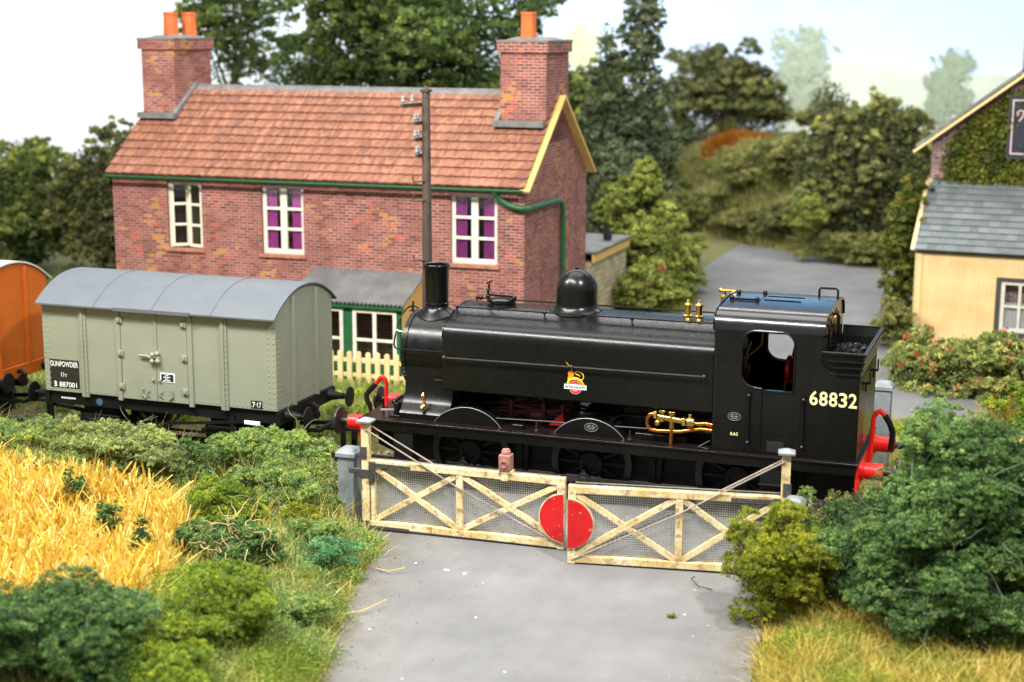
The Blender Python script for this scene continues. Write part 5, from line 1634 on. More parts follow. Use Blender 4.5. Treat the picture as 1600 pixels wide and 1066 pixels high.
# ------------------------------------------------------------------ the pub at the right edge
PR = R(-3)
pub = thing('pub', 'brick pub with a cream lean-to and slate roof at the right edge of the photo', 'pub', (6.08, 15.6, 0), PR)
PM = W[pub]
def pub_build():
    def B_(): return MB(PM)
    W_, dp = 5.4, 2.05
    # lean-to: cladding modelled with real corrugations
    n = 330
    f0, f1 = [], []
    hole = (2.12, 3.05, .42, 1.72)
    mb = B_()
    def strip(x0, x1, z0, z1):
        k = max(2, int((x1-x0)/.0165))
        a, b = [], []
        for i in range(k+1):
            x = x0+(x1-x0)*i/k
            y = .0045*math.sin(2*math.pi*x/.105)
            a.append(Vector((x, y, z0))); b.append(Vector((x, y, z1)))
        mb.loft([a, b], closed=False, caps=False)
    for a, b, c, d in wall_grid(0, W_, -.1, 2.46, [hole]): strip(a, b, c, d)
    mb.add([(0, 0, -.1), (0, dp, -.1), (0, dp, 3.95), (0, 0, 2.46)], [(3, 2, 1, 0)])
    lt = P('lean_to_wall', mb, 'cladding', pub, smooth=60)
    P('corner_board', B_().box(-.03, .13, -.03, -.011, -.1, 2.44).box(-.05, -.005, -.03, .12, -.1, 2.44), 'pub_barge', lt, bevel=.005)
    mb = B_()
    rows = 11
    for k in range(rows):
        a, b = k/rows-.03, (k+1)/rows+.02
        y0, z0, y1, z1 = -.14, 2.45, dp, 4.02
        nv = Vector((0, -(z1-z0), (y1-y0))).normalized()
        lo = [Vector((x, y0+(y1-y0)*a, z0+(z1-z0)*a))+nv*.075 for x in (-.06, W_)]
        hi = [Vector((x, y0+(y1-y0)*b, z0+(z1-z0)*b))+nv*.03 for x in (-.06, W_)]
        fr = [p-nv*.045 for p in lo]
        mb.loft([fr, lo, hi], closed=False, caps=False)
    P('lean_to_roof', mb, 'slate', pub, smooth=0)
    P('eaves_board', B_().box(-.03, W_, -.10, -.03, 2.36, 2.44), 'black_trim', lt, bevel=.006)
    P('lean_to_bargeboard', B_().bar((-.08, -.16, 2.42), (-.08, dp, 4.05), .06, .17, (1, 0, 0)), 'pub_barge', lt, bevel=.006)
    x0, x1, z0, z1 = hole
    w = P('window', B_().box(x0-.12, x0, -.05, .05, z0-.1, z1+.1).box(x1, x1+.12, -.05, .05, z0-.1, z1+.1).box(x0, x1, -.05, .05, z1, z1+.1).box(x0-.18, x1+.18, -.09, .05, z0-.18, z0-.103).box(x0, x1, -.05, .05, z0-.1, z0), 'black_trim', pub, bevel=.008)
    xm = (x0+x1)/2
    mb = B_().box(x0, x0+.10, -.02, .03, z0, z1).box(x1-.1, x1, -.02, .03, z0, z1).box(x0+.1, x1-.1, -.02, .03, z1-.08, z1).box(x0+.1, x1-.1, -.02, .03, z0, z0+.11).box(xm-.035, xm+.035, -.02, .03, z0+.11, z1-.08)
    zz = z0+.11+(z1-z0-.19)*.5
    mb.box(x0+.1, xm-.035, -.018, .028, zz-.03, zz+.03).box(xm+.035, x1-.1, -.018, .028, zz-.03, zz+.03)
    P('sash', mb, 'white_frame', w, bevel=.004)
    P('pane', B_().box(x0+.1, x1-.1, .01, .015, z0+.1, z1-.08), 'glass', w, smooth=0)
    P('net_curtain', B_().loft([[Vector((x0+.05+(x1-x0-.1)*k/30, .10+.02*math.sin(k*1.9), z)) for k in range(31)] for z in (z0, z0+.75)], closed=False, caps=False), 'net_curtain', w)
    P('room', B_().box(x0-.2, x1+.2, .35, 1.2, z0-.3, z1+.2), 'pub_brick', w, smooth=0)
    # main gable behind: brick wall, bargeboards, roof and stack
    gy, gw, ge, gp = dp+.02, 4.6, 5.25, 7.02
    poly = [(-.06, -.1), (gw, -.1), (gw, ge), (gw/2, gp), (-.06, ge)]
    P('gable_wall', B_().add([(x, gy, z) for x, z in poly]+[(x, gy+7, z) for x, z in poly], [tuple(range(5)), (0, 4, 9, 5), (1, 6, 7, 2)]), 'pub_brick', pub, smooth=0)
    sl = (gp-ge)/(gw/2)
    rf = B_().prism([(-.42, ge-.42*sl-.02), (gw/2, gp), (gw/2, gp+.10), (-.46, ge-.46*sl+.08)], (0, gy+6.8, 0), (1, 0, 0), (0, 0, 1), 7.10)
    rf.prism([(gw+.42, ge-.42*sl-.02), (gw+.46, ge-.46*sl+.08), (gw/2, gp+.10), (gw/2, gp)], (0, gy+6.8, 0), (1, 0, 0), (0, 0, 1), 7.10)
    r_ = P('roof', rf, 'slate', pub, smooth=0)
    for s in (0, 1):
        xa = -.48 if s == 0 else gw+.48
        P('bargeboard', B_().bar((xa, gy-.34, ge-.46*sl-.10), (gw/2, gy-.34, gp-.10), .07, .30, (0, 1, 0)), 'pub_barge', r_, bevel=.006)
    P('chimney', B_().box(gw/2-.17, gw/2+.8, gy-.30, gy+.7, gp-.3, 10.6), 'pub_brick', pub, smooth=0)
pub_build()

def pub_sign():
    o = PM @ Vector((1.890, 1.83, 4.72))
    t = thing('pub_sign', 'dark blue pub signboard with a pinkish border on the ivy-covered gable', 'sign', (o.x, o.y, o.z), PR)
    X = PM
    P('board', MB(X).box(1.890, 3.6, 1.83, 1.90, 4.72, 6.30), 'sign_blue', t, bevel=.012)
    P('border', MB(X).box(1.950, 1.990, 1.815, 1.828, 4.80, 6.22).box(1.990, 3.5, 1.815, 1.828, 4.80, 4.84).box(1.990, 3.5, 1.815, 1.828, 6.18, 6.22).box(3.5, 3.54, 1.815, 1.828, 4.80, 6.22), 'pink_line', t)
    pts = [(2.13, 5.86), (2.09, 5.80), (2.08, 5.88), (2.14, 5.94), (2.23, 5.92), (2.33, 5.95), (2.45, 5.97)]
    P('lettering', MB(X).tube([(x, 1.822, z) for x, z in pts], .024, 6).tube([(2.25, 1.822, 5.93), (2.22, 1.822, 5.78), (2.14, 1.822, 5.66)], .024, 6), 'pink_line', t)
    P('frame', MB(X).box(1.860, 1.895, 1.82, 1.91, 4.69, 6.33).box(1.895, 3.6, 1.82, 1.91, 4.69, 4.722).box(1.895, 3.6, 1.82, 1.91, 6.298, 6.33), 'black_trim', t)
pub_sign()

# ------------------------------------------------------------------ vegetation
def G(x, y): return float(hgt(np.array([x]), np.array([y]))[0])
def B(label, x, y, rx, ry, top, n, size, mt, seed, cat='bush', name=None, group=None, zb=None, **k):
    z = G(x, y) if zb is None else zb
    return bush(name or 'bush', label, cat, (x, y, z), (rx, ry, (top-z)/1.72), n, size, M[mt], seed, group=group, **k)
FG = 'clumps of scrub on the near verge'
# near verge, left
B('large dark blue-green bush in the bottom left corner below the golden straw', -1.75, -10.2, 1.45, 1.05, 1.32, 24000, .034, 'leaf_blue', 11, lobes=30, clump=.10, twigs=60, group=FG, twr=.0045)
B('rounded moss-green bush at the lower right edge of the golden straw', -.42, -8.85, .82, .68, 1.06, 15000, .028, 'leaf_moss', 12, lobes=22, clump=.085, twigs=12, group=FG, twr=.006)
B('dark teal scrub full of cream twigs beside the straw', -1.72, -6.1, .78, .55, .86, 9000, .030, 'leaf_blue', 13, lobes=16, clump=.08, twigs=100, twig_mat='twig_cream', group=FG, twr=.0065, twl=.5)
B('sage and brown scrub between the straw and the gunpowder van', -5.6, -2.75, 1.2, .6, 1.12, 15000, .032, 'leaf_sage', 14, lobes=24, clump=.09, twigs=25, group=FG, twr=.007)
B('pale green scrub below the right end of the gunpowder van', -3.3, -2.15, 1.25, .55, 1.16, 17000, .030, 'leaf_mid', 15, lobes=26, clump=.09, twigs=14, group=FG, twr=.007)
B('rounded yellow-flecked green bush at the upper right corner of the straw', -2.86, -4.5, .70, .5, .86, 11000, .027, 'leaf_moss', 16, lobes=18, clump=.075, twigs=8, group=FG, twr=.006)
B('low green scrub with yellow tufts left of the grey gate post', -1.95, -3.6, .75, .55, .86, 10000, .028, 'leaf_mid', 17, lobes=20, clump=.075, twigs=10, group=FG, twr=.006)
B('grassy green scrub below the number panel of the gunpowder van', -8.3, -1.95, 1.15, .5, .88, 12000, .032, 'leaf_mid', 18, lobes=22, clump=.09, twigs=20, group=FG, twr=.007)
B('low teal weeds growing in the grass near the road edge', -.62, -5.4, .6, .5, .52, 5000, .030, 'leaf_teal', 19, lobes=14, clump=.07, group=FG)
B('pale sage scrub at the top of the verge close to the gate post', -2.15, -2.3, .75, .42, .82, 8000, .028, 'leaf_sage', 20, lobes=16, clump=.075, twigs=6, group=FG, twr=.006)
B('small bright yellow-green tuft between two larger verge bushes', -1.5, -4.35, .40, .32, .66, 3500, .028, 'leaf_yellow', 21, lobes=10, clump=.06, group=FG)
B('small mid-green bush against the left edge of the photo below the orange van', -10.2, -2.0, .9, .5, .8, 7000, .034, 'leaf_sage', 22, lobes=14, clump=.09, twigs=10, group=FG, twr=.007)
B('dark green tuft between the sage scrub and the yellow-flecked bush', -4.35, -2.75, .55, .4, .88, 6000, .028, 'leaf_blue', 23, lobes=12, clump=.07, group=FG)
B('pale green scrub filling the dip between the sage scrub and the gate post', -2.75, -3.1, .85, .5, .92, 9000, .028, 'leaf_mid', 24, lobes=18, clump=.08, twigs=8, group=FG, twr=.005)
B('low yellowish scrub along the track edge left of the sage scrub', -7.0, -2.05, .9, .4, .95, 8000, .030, 'leaf_sage', 25, lobes=16, clump=.08, twigs=12, group=FG, twr=.006)
B('low mid-green scrub right of the rounded moss-green bush', .05, -7.7, .55, .5, .55, 6000, .028, 'leaf_mid', 26, lobes=14, clump=.075, group=FG)
B('mossy green scrub between the cream-twigged bush and the rounded moss-green bush', -1.15, -7.2, .7, .5, .72, 8000, .028, 'leaf_moss', 27, lobes=16, clump=.075, twigs=6, group=FG, twr=.005)
B('dark green scrub at the very bottom edge right of the blue-green bush', -.3, -10.3, .9, .6, .75, 9000, .030, 'leaf_moss', 28, lobes=18, clump=.08, group=FG)
B('olive scrub behind the rounded moss-green bush', -1.0, -5.0, .5, .4, .62, 4500, .028, 'leaf_mid', 29, lobes=12, clump=.07, group=FG)
for x, y, s, lb in ((-3.1, -6.35, .17, 'nearest'), (-4.15, -5.7, .19, 'middle'), (-5.5, -4.65, .18, 'farthest'), (-2.65, -6.0, .12, 'smallest')):
    B({'nearest': 'dark weed among the straw, the nearest of the row to the viewer', 'middle': 'dark weed in the middle of the golden straw', 'farthest': 'dark weed deep in the straw, nearest the gunpowder van', 'smallest': 'smallest dark weed, at the right edge of the straw'}[lb],
      x, y, s*1.2, s*1.2, .62+s, 1300, .030, 'leaf_blue', int(30+x*-7), 'weed', 'weed', 'weeds in the straw', lobes=8, clump=.05, core=.4)
B('small dark moss clump on the road edge beside the pale dry grass', .18, -6.75, .22, .16, .16, 900, .028, 'leaf_moss', 37, 'weed', 'weed', None, lobes=8, clump=.05, zb=-.07)
B('tiny green weed on the road in front of the yellow-green bush', 4.75, -5.35, .07, .04, .02, 90, .022, 'leaf_moss', 38, 'weed', 'weed', None, lobes=6, clump=.04, zb=-.06, core=0)
# near verge, right
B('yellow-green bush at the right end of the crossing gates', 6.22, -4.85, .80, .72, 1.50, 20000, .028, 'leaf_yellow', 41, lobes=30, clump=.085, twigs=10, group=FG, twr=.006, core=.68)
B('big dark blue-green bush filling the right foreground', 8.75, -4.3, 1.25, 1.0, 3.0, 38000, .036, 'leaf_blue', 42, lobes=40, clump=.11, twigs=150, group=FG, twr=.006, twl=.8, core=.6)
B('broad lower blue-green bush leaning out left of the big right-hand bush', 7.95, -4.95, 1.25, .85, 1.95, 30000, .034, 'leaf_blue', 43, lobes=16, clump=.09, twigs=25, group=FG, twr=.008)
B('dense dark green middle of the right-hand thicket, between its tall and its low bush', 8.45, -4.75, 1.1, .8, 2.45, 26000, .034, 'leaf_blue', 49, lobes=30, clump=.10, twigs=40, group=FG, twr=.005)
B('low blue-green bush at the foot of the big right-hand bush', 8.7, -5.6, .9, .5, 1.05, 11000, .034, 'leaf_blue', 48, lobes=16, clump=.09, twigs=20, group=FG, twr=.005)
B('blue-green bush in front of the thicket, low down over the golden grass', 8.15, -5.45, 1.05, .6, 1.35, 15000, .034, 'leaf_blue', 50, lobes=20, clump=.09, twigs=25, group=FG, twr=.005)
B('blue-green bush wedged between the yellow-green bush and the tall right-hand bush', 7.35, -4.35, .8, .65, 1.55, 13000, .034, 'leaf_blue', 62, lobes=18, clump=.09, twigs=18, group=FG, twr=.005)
B('olive bush on the right edge of the photo beside the big dark bush', 9.6, -4.6, .8, .6, 1.5, 9000, .034, 'leaf_moss', 44, lobes=16, clump=.09, twigs=10, group=FG)
B('small dark scrub growing behind the right-hand grey gate post', 6.35, -2.05, .62, .4, .98, 6000, .028, 'leaf_brown', 45, lobes=14, clump=.07, twigs=25, group=FG, twr=.006)
B('light green creeper on the tall post of the right-hand gate', 6.18, -3.0, .2, .2, 1.5, 1800, .026, 'leaf_mid', 46, 'creeper', 'creeper', None, lobes=10, clump=.06, core=0)
B('moss-green shrub at the foot of the yellow-green bush', 6.55, -4.1, .5, .5, 1.25, 6000, .028, 'leaf_moss', 47, lobes=12, clump=.08, group=FG)
# beyond the railway
HG = 'hedges and shrubs beyond the railway'
B('yellow-green garden hedge beside the lane right of the cottage', -1.75, 18.9, 1.0, 1.6, 2.75, 12000, .085, 'leaf_hedge', 51, lobes=26, clump=.22, group=HG, core=.66)
B('low hedge bush with red flowers right of the stone outbuilding', -1.3, 16.4, 1.0, 1.1, 1.55, 9000, .07, 'leaf_hedge', 52, lobes=22, clump=.17, group=HG, flowers=26, core=.66)
B('end of the garden hedge that spills onto the lane', -1.35, 20.6, .65, 1.4, 1.9, 6500, .08, 'leaf_hedge', 53, lobes=18, clump=.2, group=HG, core=.66)
B('long flowering hedge of red and pink blossom in front of the cream lean-to', 9.0, 9.9, 2.7, .8, 1.42, 20000, .065, 'leaf_flower', 54, lobes=44, clump=.15, group=HG, flowers=85, core=.62)
B('left end of the flowering hedge behind the pale grey gate post', 6.75, 10.5, .9, .8, 1.15, 7000, .06, 'leaf_flower', 55, lobes=18, clump=.14, group=HG, flowers=26, core=.6)
B('bright yellow-green shrub with dry grass at the right edge beyond the rails', 9.35, 6.7, 1.0, .6, .95, 9000, .04, 'leaf_moss', 56, lobes=20, clump=.10, group=HG)
B('tall narrow evergreen against the left corner of the pub', 5.72, 17.0, .42, .7, 4.3, 6000, .075, 'leaf_ivy', 57, lobes=22, clump=.16, group=HG)
B('low olive shrub at the foot of the pub corner', 5.65, 14.9, .5, .6, 1.3, 4500, .06, 'leaf_olive', 58, lobes=14, clump=.12, group=HG)
B('dark shrub between the cottage gable and the yellow-green hedge', -3.2, 20.6, 1.6, 1.3, 4.4, 10000, .09, 'leaf_grey', 59, lobes=20, clump=.22, group=HG)
B('tall yellow-green shrub behind the outbuilding roof', -2.7, 19.9, .9, 1.2, 3.9, 8500, .085, 'leaf_hedge', 60, lobes=18, clump=.2, group=HG)
# trees
TG = 'trees and tall bushes in the background'
tree('tree', 'broad dense green tree directly behind the cottage roof', (-11, 20.5, 0), 12, (-10.2, 20.6, 8.1), (4.3, 2.6, 4.0), 50000, .105, M['leaf_tree'], 71, lobes=70, clump=.32, group=TG, trunk_r=.3, fill=.18, limbs=12, lower=-.95,
     extra=(((-6.4, 21.4, 9.4), (1.3, 1.0, 1.5), .08), ((-14.2, 20.8, 6.3), (2.0, 1.6, 1.6), .16), ((-8.0, 20.6, 6.2), (2.0, 1.6, 1.5), .16)))
tree('tree', 'thin airy tree with sky showing through behind the left chimney', (-17.2, 21.0, 0), 12, (-16.9, 21.2, 8.2), (2.6, 1.7, 3.6), 11500, .10, M['leaf_tree'], 72, lobes=26, clump=.28, group=TG, trunk_r=.16, fill=.2, lower=-.95)
tree('tree', 'tall slender grey-green tree right of the right chimney', (-3.3, 22.5, 0), 11, (-3.2, 22.5, 7.8), (.85, .7, 2.9), 4200, .10, M['leaf_grey'], 73, lobes=26, clump=.24, group=TG, trunk_r=.10, fill=.15, lower=-1,
     extra=(((-3.8, 22.8, 4.4), (2.1, 1.5, 2.2), 3.0), ((-4.3, 22.4, 7.0), (.5, .5, 1.6), .3)))
tree('tree', 'dark bushy tree on top of the bank behind the orange grass', (-4.1, 39.6, 3.2), 5, (-4.2, 39.6, 5.2), (3.2, 1.4, 2.1), 21000, .11, M['leaf_brown'], 74, lobes=44, clump=.3, group=TG, trunk_r=.15, core=.4, fill=.18, lower=-1,
     extra=(((-4.9, 39.4, 6.7), (1.2, .8, .9), .14), ((-2.3, 39.4, 4.7), (1.4, .8, 1.3), .2), ((-5.8, 39.0, 3.6), (1.5, .8, 1.2), .2)))
tree('tree', 'wide dark brown-green tree beside the lane left of the pub', (2.7, 30.6, .1), 6, (2.7, 30.4, 2.9), (2.9, 1.7, 2.9), 30000, .105, M['leaf_brown'], 75, lobes=56, clump=.28, group=TG, trunk_r=.2, core=.4, fill=.18, lower=-1,
     extra=(((1.5, 30.6, 5.2), (1.0, .8, 1.2), .1), ((4.0, 30.3, 4.6), (1.4, .9, 1.0), .12)))
tree('tree', 'dark leafy bush tree at the left edge behind the orange van', (-23.0, 17.6, 0), 5, (-22.9, 17.4, 2.3), (3.0, 1.6, 2.5), 26000, .10, M['leaf_dark'], 76, lobes=46, clump=.26, group=TG, trunk_r=.15, fill=.2, lower=-1)
tree('tree', 'dark twiggy bush tree squeezed beside the left wall of the cottage', (-18.6, 16.5, 0), 5, (-18.7, 16.6, 2.4), (2.6, 1.5, 2.6), 20000, .10, M['leaf_brown'], 77, lobes=42, clump=.26, group=TG, trunk_r=.16, fill=.22, lower=-1)
tree('tree', 'dark green tree filling the gap behind the cottage gable', (-5.4, 24.5, 0), 6, (-5.2, 24.3, 3.6), (2.6, 1.6, 3.6), 18000, .11, M['leaf_dark'], 78, lobes=40, clump=.28, group=TG, trunk_r=.2, core=.4, lower=-1)
tree('tree', 'low dark bush tree behind the tall slender tree at the foot of the painted board', (-7.6, 36.0, 1.0), 5, (-7.6, 36.2, 3.6), (2.6, 1.5, 2.8), 11000, .12, M['leaf_dark'], 79, lobes=34, clump=.3, group=TG, trunk_r=.2, core=.4, lower=-1)
# scrub on the bank beyond the lane
BG = 'scrub on the bank beyond the lane'
labels = ['olive scrub bush high on the bank below the orange grass', 'olive scrub bush at the left end of the bank above the hedge', 'olive scrub bush in the middle of the bank', 'pale olive bush low on the bank above the lane', 'dark olive bush at the lane edge left of the dark tree', 'dark green bush at the top left of the bank', 'olive bush overhanging the bend of the lane', 'grey-green bush between the bank and the dark tree']
for i, (x, y, r_, h_, mt) in enumerate(((-2.3, 35.2, 1.3, 1.5, 'leaf_olive'), (-5.4, 35.3, 1.4, 1.7, 'leaf_olive'), (-3.6, 34.9, 1.4, 1.4, 'leaf_olive'), (-2.2, 33.6, 1.2, 1.1, 'leaf_olive'), (-.3, 32.6, 1.2, 1.2, 'leaf_brown'), (-6.3, 36.4, 1.7, 2.4, 'leaf_dark'), (-4.4, 35.0, 1.1, .9, 'leaf_olive'), (-.2, 34.2, 1.4, 1.9, 'leaf_olive'))):
    B(labels[i], x, y, r_, r_*.75, G(x, y)+h_, 4500, .085, mt, 90+i, group=BG, lobes=16, clump=.2, core=.6)
B('small bright lime-green bush in front of the wide dark tree', 1.15, 28.6, .62, .5, 2.35, 4000, .075, 'leaf_hedge', 99, group=BG, lobes=14, clump=.17, zb=.9)
B('low dark hedge along the far edge of the lane', 3.0, 29.0, 2.3, .6, 1.1, 6000, .08, 'leaf_olive', 100, group=BG, lobes=26, clump=.17, zb=-.1)

def ivy():
    rng = np.random.default_rng(61)
    o = PM @ Vector((1.6, 2.0, 3.95))
    t = thing('ivy', 'thick green and yellow ivy climbing the brick gable of the pub', 'ivy', (o.x, o.y, o.z), PR)
    n = 15000
    gy = 2.07
    sl = .77
    cx = rng.uniform(.30, 4.4, 130); cz = rng.uniform(3.9, 7.0, 130)
    ok = (cz < 5.25+sl*np.minimum(cx, 4.6-cx)-.42) & (cx > .28+.35*np.sin(cz*4))
    cx, cz = cx[ok], cz[ok]
    i = rng.integers(0, len(cx), n)
    x = cx[i]+rng.normal(0, .17, n); z = cz[i]+rng.normal(0, .15, n)
    y = gy-.02-np.abs(rng.normal(0, .08, n))-.05*np.sin(cx[i]*9)**2
    keep = z < 5.25+sl*np.minimum(x, 4.6-x)-.25
    Pn = np.stack([x, y, z], 1)[keep]
    T = np.clip(rng.uniform(0, 1, len(cx))[i][keep]*.7+.15+rng.normal(0, .08, keep.sum()), 0, 1)
    Pw = np.array([tuple(PM @ Vector(p)) for p in Pn])
    V, F, TT = leaves_at(Pw, .062, T, rng, .75)
    inv = W[t].inverted()
    V = np.array([tuple(inv @ Vector(v)) for v in V])
    me = mesh_np('foliage', V, F, M['leaf_ivy'], TT)
    me.parent = t
ivy()

# grasses
def inside(poly, x, y):
    r = np.zeros(len(x), bool)
    j = len(poly)-1
    for i in range(len(poly)):
        (xi, yi), (xj, yj) = poly[i], poly[j]
        r ^= ((yi > y) != (yj > y)) & (x < (xj-xi)*(y-yi)/(yj-yi+1e-12)+xi)
        j = i
    return r
STRAW = [(-14, -1.9), (-9.5, -2.65), (-7.2, -2.9), (-6.1, -3.35), (-4.4, -3.5), (-3.85, -3.9), (-3.2, -5.0), (-2.55, -6.4), (-2.0, -7.9), (-3.0, -8.7), (-6, -9.5), (-14, -9.5)]
def grass(name, label_kind, mt, seed, n, box, h, w, keep, tint=None, lean=.35, droop=.4, z=None, tip=.18):
    rng = np.random.default_rng(seed)
    x, y = rng.uniform(box[0], box[1], n), rng.uniform(box[2], box[3], n)
    k = keep(x, y)
    x, y = x[k], y[k]
    zz = hgt(x, y)-.02 if z is None else np.full(len(x), z)
    nn = vnoise(x, y, 1.6, seed)
    T = np.clip(.45+.22*nn+rng.normal(0, .26, len(x)), 0, 1)
    hh = h*(1+.45*vnoise(x, y, 2.3, seed+5))
    V, F, TT = blades(np.stack([x, y, zz], 1), np.clip(hh, h*.4, h*1.7), w, T, rng, lean, droop, tip)
    o = mesh_np(name, V, F, M[mt], TT)
    o['kind'] = 'stuff'
    return o
def offroad(x, y, m=0.0):
    l, r = road_edges(y)
    return (x < l-m) | (x > r+m)
rg = np.random.default_rng(77)
def ragged(x, y): return .10*vnoise(x, y, 3.1, 9)
grass('golden_straw', '', 'straw', 201, 32000, (-12.5, -1.8, -9.6, -1.9), .43, .019, lambda x, y: inside(STRAW, x+.22*vnoise(x, y, 2, 4), y), lean=.42, droop=.5, tip=.7)
grass('golden_straw', '', 'straw', 202, 2200, (-9, -1.6, -9.2, -2.6), .62, .02, lambda x, y: inside(STRAW, x-.2, y), lean=.8, droop=.9, tip=.7)
L_ = lambda x, y: (x < road_edges(y)[0]-ragged(x, y)) & ~inside(STRAW, x, y)
grass('grass', '', 'grass', 211, 62000, (-13, 2.2, -11.5, -1.75), .34, .0072, L_, lean=.55, droop=.9)
grass('grass', '', 'grass_green', 212, 42000, (-13, 2.2, -11.5, -1.75), .24, .0072, L_, lean=.5, droop=.8)
# the pale dry fringe along the road edge
grass('dry_grass', '', 'grass_gold', 213, 15000, (-2, 2.6, -11.5, -2.6), .19, .0055, lambda x, y: (np.abs(x-road_edges(y)[0]+ragged(x, y)+.12) < .26) & (y < -5.2), lean=.9, droop=1.2)
grass('dry_grass', '', 'grass', 214, 3200, (-13, -1.3, -2.6, -1.5), .82, .006, lambda x, y: vnoise(x, y, 2.5, 3) > -.1, lean=.35, droop=.9)
grass('dry_grass', '', 'grass_gold', 215, 1600, (-4.2, -1.0, -5.2, -1.9), .66, .006, lambda x, y: vnoise(x, y, 3.5, 6) > .1, lean=.4, droop=.9)
grass('dry_grass', '', 'grass', 216, 5200, (-12, 1.6, -11.2, -1.8), .46, .0048, lambda x, y: L_(x, y), lean=.8, droop=1.3)
R_ = lambda x, y: (x > road_edges(y)[1]+.05+ragged(x, y))
grass('dry_grass', '', 'grass_gold', 221, 42000, (5.6, 11, -11.5, -3.0), .30, .007, R_, lean=.6, droop=1.0)
grass('dry_grass', '', 'grass', 223, 3500, (5.7, 11, -11.2, -2.0), .44, .0048, R_, lean=.9, droop=1.3)
grass('grass', '', 'grass_green', 222, 34000, (5.6, 11, -11.5, -1.75), .26, .007, R_, lean=.55, droop=.8)
# lineside and gardens beyond the track
grass('grass', '', 'grass_green', 231, 42000, (-20, -1.2, 1.75, 8.0), .22, .009, lambda x, y: offroad(x, y, .05), lean=.5, droop=.7)
grass('dry_grass', '', 'grass', 232, 14000, (6.2, 11.5, 1.8, 7.0), .28, .008, lambda x, y: offroad(x, y, .08), lean=.5, droop=.8)
grass('dry_grass', '', 'grass_gold', 233, 900, (8.1, 9.3, 6.4, 7.0), .62, .008, lambda x, y: x > 0, lean=.3, droop=.4)
grass('grass', '', 'grass_green', 234, 16000, (-6, .3, 10, 26), .26, .012, lambda x, y: offroad(x, y, .03) & (x > -2.0), lean=.5, droop=.7)
grass('grass', '', 'grass', 235, 15000, (-9, 6, 27, 38), .45, .018, lambda x, y: ((x-5)*.58+(y-27.7)*.81) > .25, lean=.5, droop=.8)
grass('orange_grass', '', 'orange_grass', 236, 2000, (-4.6, -1.9, 37.4, 38.0), .48, .028, lambda x, y: x > -9, lean=.35, droop=.5)
grass('grass', '', 'grass_green', 237, 9000, (5.2, 12, 7, 15.5), .2, .01, lambda x, y: offroad(x, y, .02) & ((y > 10.6) | ((x > 6.1) & (y > 9.6))), lean=.5, droop=.7)

def groundcover(name, mt, seed, n, box, keep, r=(.06, .2), leaf=.018, per=300, sink=.0, up=.75):
    """low clumps of moss and flock hugging the ground"""
    rng = np.random.default_rng(seed)
    x, y = rng.uniform(box[0], box[1], n), rng.uniform(box[2], box[3], n)
    k = keep(x, y)
    x, y = x[k], y[k]
    n = len(x)
    rr = rng.uniform(r[0], r[1], n)*(1+.5*vnoise(x, y, 1.1, seed))
    ct = np.clip(.5+.25*vnoise(x, y, 1.7, seed+2)+rng.normal(0, .14, n), 0, 1)
    m_ = (per*(rr/np.mean(r))**2).astype(int)+8
    idx = np.repeat(np.arange(n), m_)
    d = unit(rng.normal(size=(len(idx), 3)))
    d[:, 2] = np.abs(d[:, 2])
    Pn = np.stack([x, y, hgt(x, y)-sink], 1)[idx]+d*rr[idx][:, None]*np.array([1, 1, up])*rng.uniform(.55, 1.12, (len(idx), 1))
    V, F, TT = leaves_at(Pn, leaf, np.clip(ct[idx]+rng.normal(0, .07, len(idx)), 0, 1), rng)
    o = mesh_np(name, V, F, M[mt], TT)
    o['kind'] = 'stuff'
LV = lambda x, y: (x < road_edges(y)[0]-.12-ragged(x, y)) & ~inside(STRAW, x+.1, y)
groundcover('moss', 'leaf_mid', 301, 2600, (-12, 1.6, -11, -1.9), lambda x, y: LV(x, y) & (vnoise(x, y, 1.3, 31) > -.15), (.14, .34), up=.95)
groundcover('moss', 'leaf_moss', 302, 1800, (-12, 1.6, -11, -1.9), lambda x, y: LV(x, y) & (vnoise(x, y, 1.5, 32) > .05), (.13, .32), up=.95)
groundcover('moss', 'leaf_teal', 303, 1300, (-12, 1.6, -11, -1.9), lambda x, y: LV(x, y) & (vnoise(x, y, 1.4, 33) > .15), (.11, .26))
groundcover('moss', 'leaf_sage', 304, 700, (-12, -1.4, -3.3, -1.7), lambda x, y: LV(x, y), (.10, .28), up=1.1)
groundcover('moss', 'leaf_yellow', 305, 320, (-12, 1.0, -9, -1.9), lambda x, y: LV(x, y) & (vnoise(x, y, 2.5, 35) > .1), (.10, .22))
groundcover('moss', 'leaf_moss', 306, 420, (6.2, 10, -11, -3.0), lambda x, y: (x > road_edges(y)[1]+.3) & (vnoise(x, y, 1.4, 36) > .1), (.12, .26))
groundcover('undergrowth', 'leaf_olive', 307, 520, (-9, 6, 27, 38), lambda x, y: ((x-5)*.58+(y-27.7)*.81 > .35), (.25, .7), .06, 150)
groundcover('undergrowth', 'leaf_dark', 308, 160, (-9, 6, 27, 38), lambda x, y: ((x-5)*.58+(y-27.7)*.81 > .35) & (vnoise(x, y, .9, 38) > .1), (.25, .7), .06, 150)
groundcover('undergrowth', 'leaf_hedge', 309, 90, (-2.6, .4, 10, 25), lambda x, y: (x < road_edges(y)[0]-.15), (.15, .4), .05, 120)
groundcover('undergrowth', 'leaf_dark', 310, 150, (-27, -13.5, 12, 17), lambda x, y: x < 0, (.3, .8), .07, 140)
groundcover('moss', 'leaf_moss', 311, 160, (-14, -2, 1.9, 6), lambda x, y: offroad(x, y, .3), (.06, .2), .035)
groundcover('moss', 'leaf_moss', 312, 60, (6.6, 11, 2.2, 6.6), lambda x, y: x > 0, (.08, .25), .035)

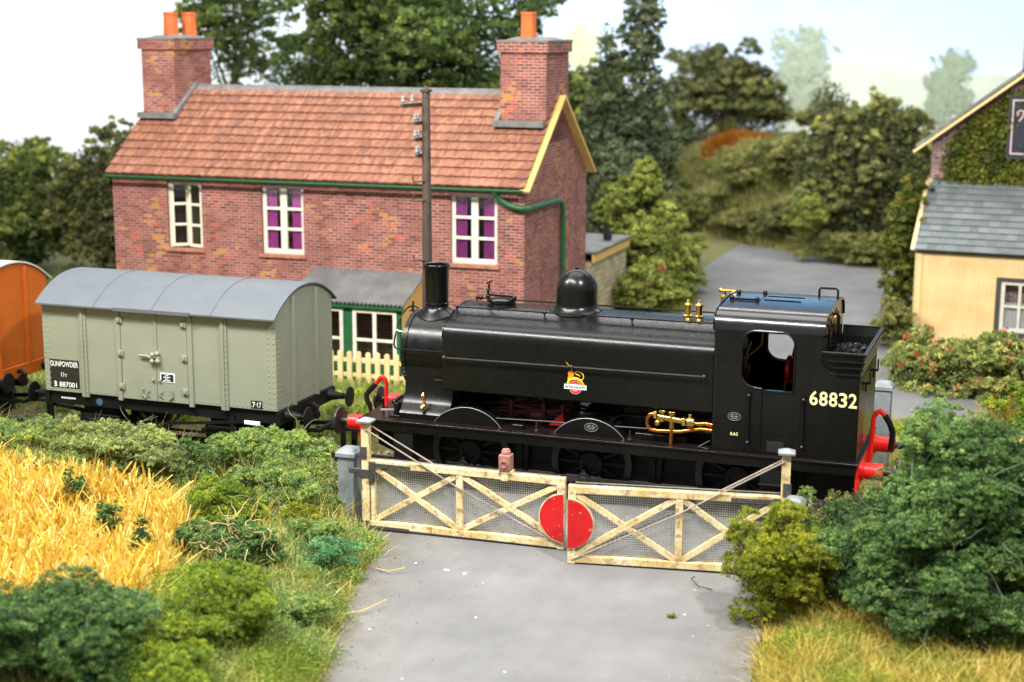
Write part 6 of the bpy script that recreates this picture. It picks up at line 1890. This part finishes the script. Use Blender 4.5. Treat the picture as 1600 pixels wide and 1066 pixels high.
# small things on the road
def chips():
    rng = np.random.default_rng(91)
    for x, y, s in ((.55, -4.55, .03), (1.10, -4.66, .045), (1.42, -4.72, .04), (2.2, -6.3, .02), (1.0, -7.2, .018), (3.2, -7.9, .018), (4.9, -5.2, .02)):
        mb = MB()
        b = [Vector((x, y, -.04))+Vector((math.cos(k*1.05)*s*rng.uniform(.6, 1.2), math.sin(k*1.05)*s*.7*rng.uniform(.6, 1.2), 0)) for k in range(6)]
        mb.loft([b, [p+Vector((0, 0, .012)) for p in b]])
        o = mb.build('white_chip', M['fleck_white'], None, smooth=0)
        tag(o, 'tiny white chip lying on the grey road in front of the gates', 'chip', 'white chips on the road')
chips()
def grit():
    rng = np.random.default_rng(16)
    n = 2600
    y = rng.uniform(-11, -3.2, n)
    l, r = road_edges(y)
    t = np.where(rng.uniform(0, 1, n) < .6, rng.beta(.35, .35, n), rng.uniform(0, 1, n))
    c = np.stack([l+(r-l)*t, y, np.full(n, -.045)], 1)
    s = (rng.pareto(2.5, n)*.004+.004).clip(0, .022)[:, None]
    d = np.array([[1, 0, 0], [0, 1, 0], [-1, 0, 0], [0, -1, 0], [0, 0, 1]])
    V = np.stack([c+(d[i]+rng.normal(0, .25, (n, 3)))*s for i in range(5)], 1).reshape(-1, 3)
    i = np.arange(n)[:, None]*5
    F = np.concatenate([i+np.array([[a, b, 4]]) for a, b in ((0, 1), (1, 2), (2, 3), (3, 0))])
    q = NT('road_grit')
    ge = q.n('ShaderNodeNewGeometry')
    o = mesh_np('grit', V, F, q.set(q.ramp(ge.outputs['Random Per Island'], [(0, (.04, .035, .03)), (.75, (.16, .14, .11)), (.95, (.4, .38, .33))]), .9))
    o['kind'] = 'stuff'
grit()
def loose_straw():
    for pts, lb, mt in (([(.1, -5.0, -.02), (.35, -5.1, 0), (.55, -4.95, .03)], 'loose pale straw lying on the road edge left of the gates', 'twig_cream'),
                        ([(.35, -6.9, -.02), (.65, -6.7, .0), (.85, -6.3, .05)], 'loose dry stalk sticking onto the road beside the pale dry grass', 'twig_cream'),
                        ([(5.05, -4.1, -.03), (4.85, -4.12, .0), (4.7, -3.95, .04), (4.72, -3.8, .02)], 'thin dark curled fibre on the road under the right-hand gate', 'wood_pole')):
        tag(MB().tube(pts, .009, 5).build('stalk', M[mt], None), lb, 'stalk')
    tag(MB().tube([(6.05, -1.6, .85), (6.07, -1.75, .62), (6.2, -1.9, .40), (6.42, -1.95, .30), (6.6, -1.9, .22)], .022, 8).build('wire', M['pale_rope'], None), 'thin grey wire curving down below the locomotive cab', 'wire')
loose_straw()
def ballast():
    rng = np.random.default_rng(15)
    n = 9000
    x, y = rng.uniform(-16, 12, n), rng.uniform(-1.75, 1.75, n)
    k = (x < -1.7) | (x > 6.4)
    x, y = x[k], y[k]
    n = len(x)
    c = np.stack([x, y, np.full(n, -.225)+rng.uniform(0, .03, n)], 1)
    s = rng.uniform(.018, .045, n)[:, None]
    d = np.array([[1, 0, 0], [0, 1, 0], [-1, 0, 0], [0, -1, 0], [0, 0, 1]])
    V = np.stack([c+(d[i]+rng.normal(0, .25, (n, 3)))*s for i in range(5)], 1).reshape(-1, 3)
    i = np.arange(n)[:, None]*5
    F = np.concatenate([i+np.array([[a, b, 4]]) for a, b in ((0, 1), (1, 2), (2, 3), (3, 0))])
    q = NT('ballast_stone')
    ge = q.n('ShaderNodeNewGeometry')
    o = mesh_np('ballast', V, F, q.set(q.ramp(ge.outputs['Random Per Island'], [(0, (.16, .13, .10)), (1, (.42, .36, .29))]), .9))
    o['kind'] = 'stuff'
ballast()
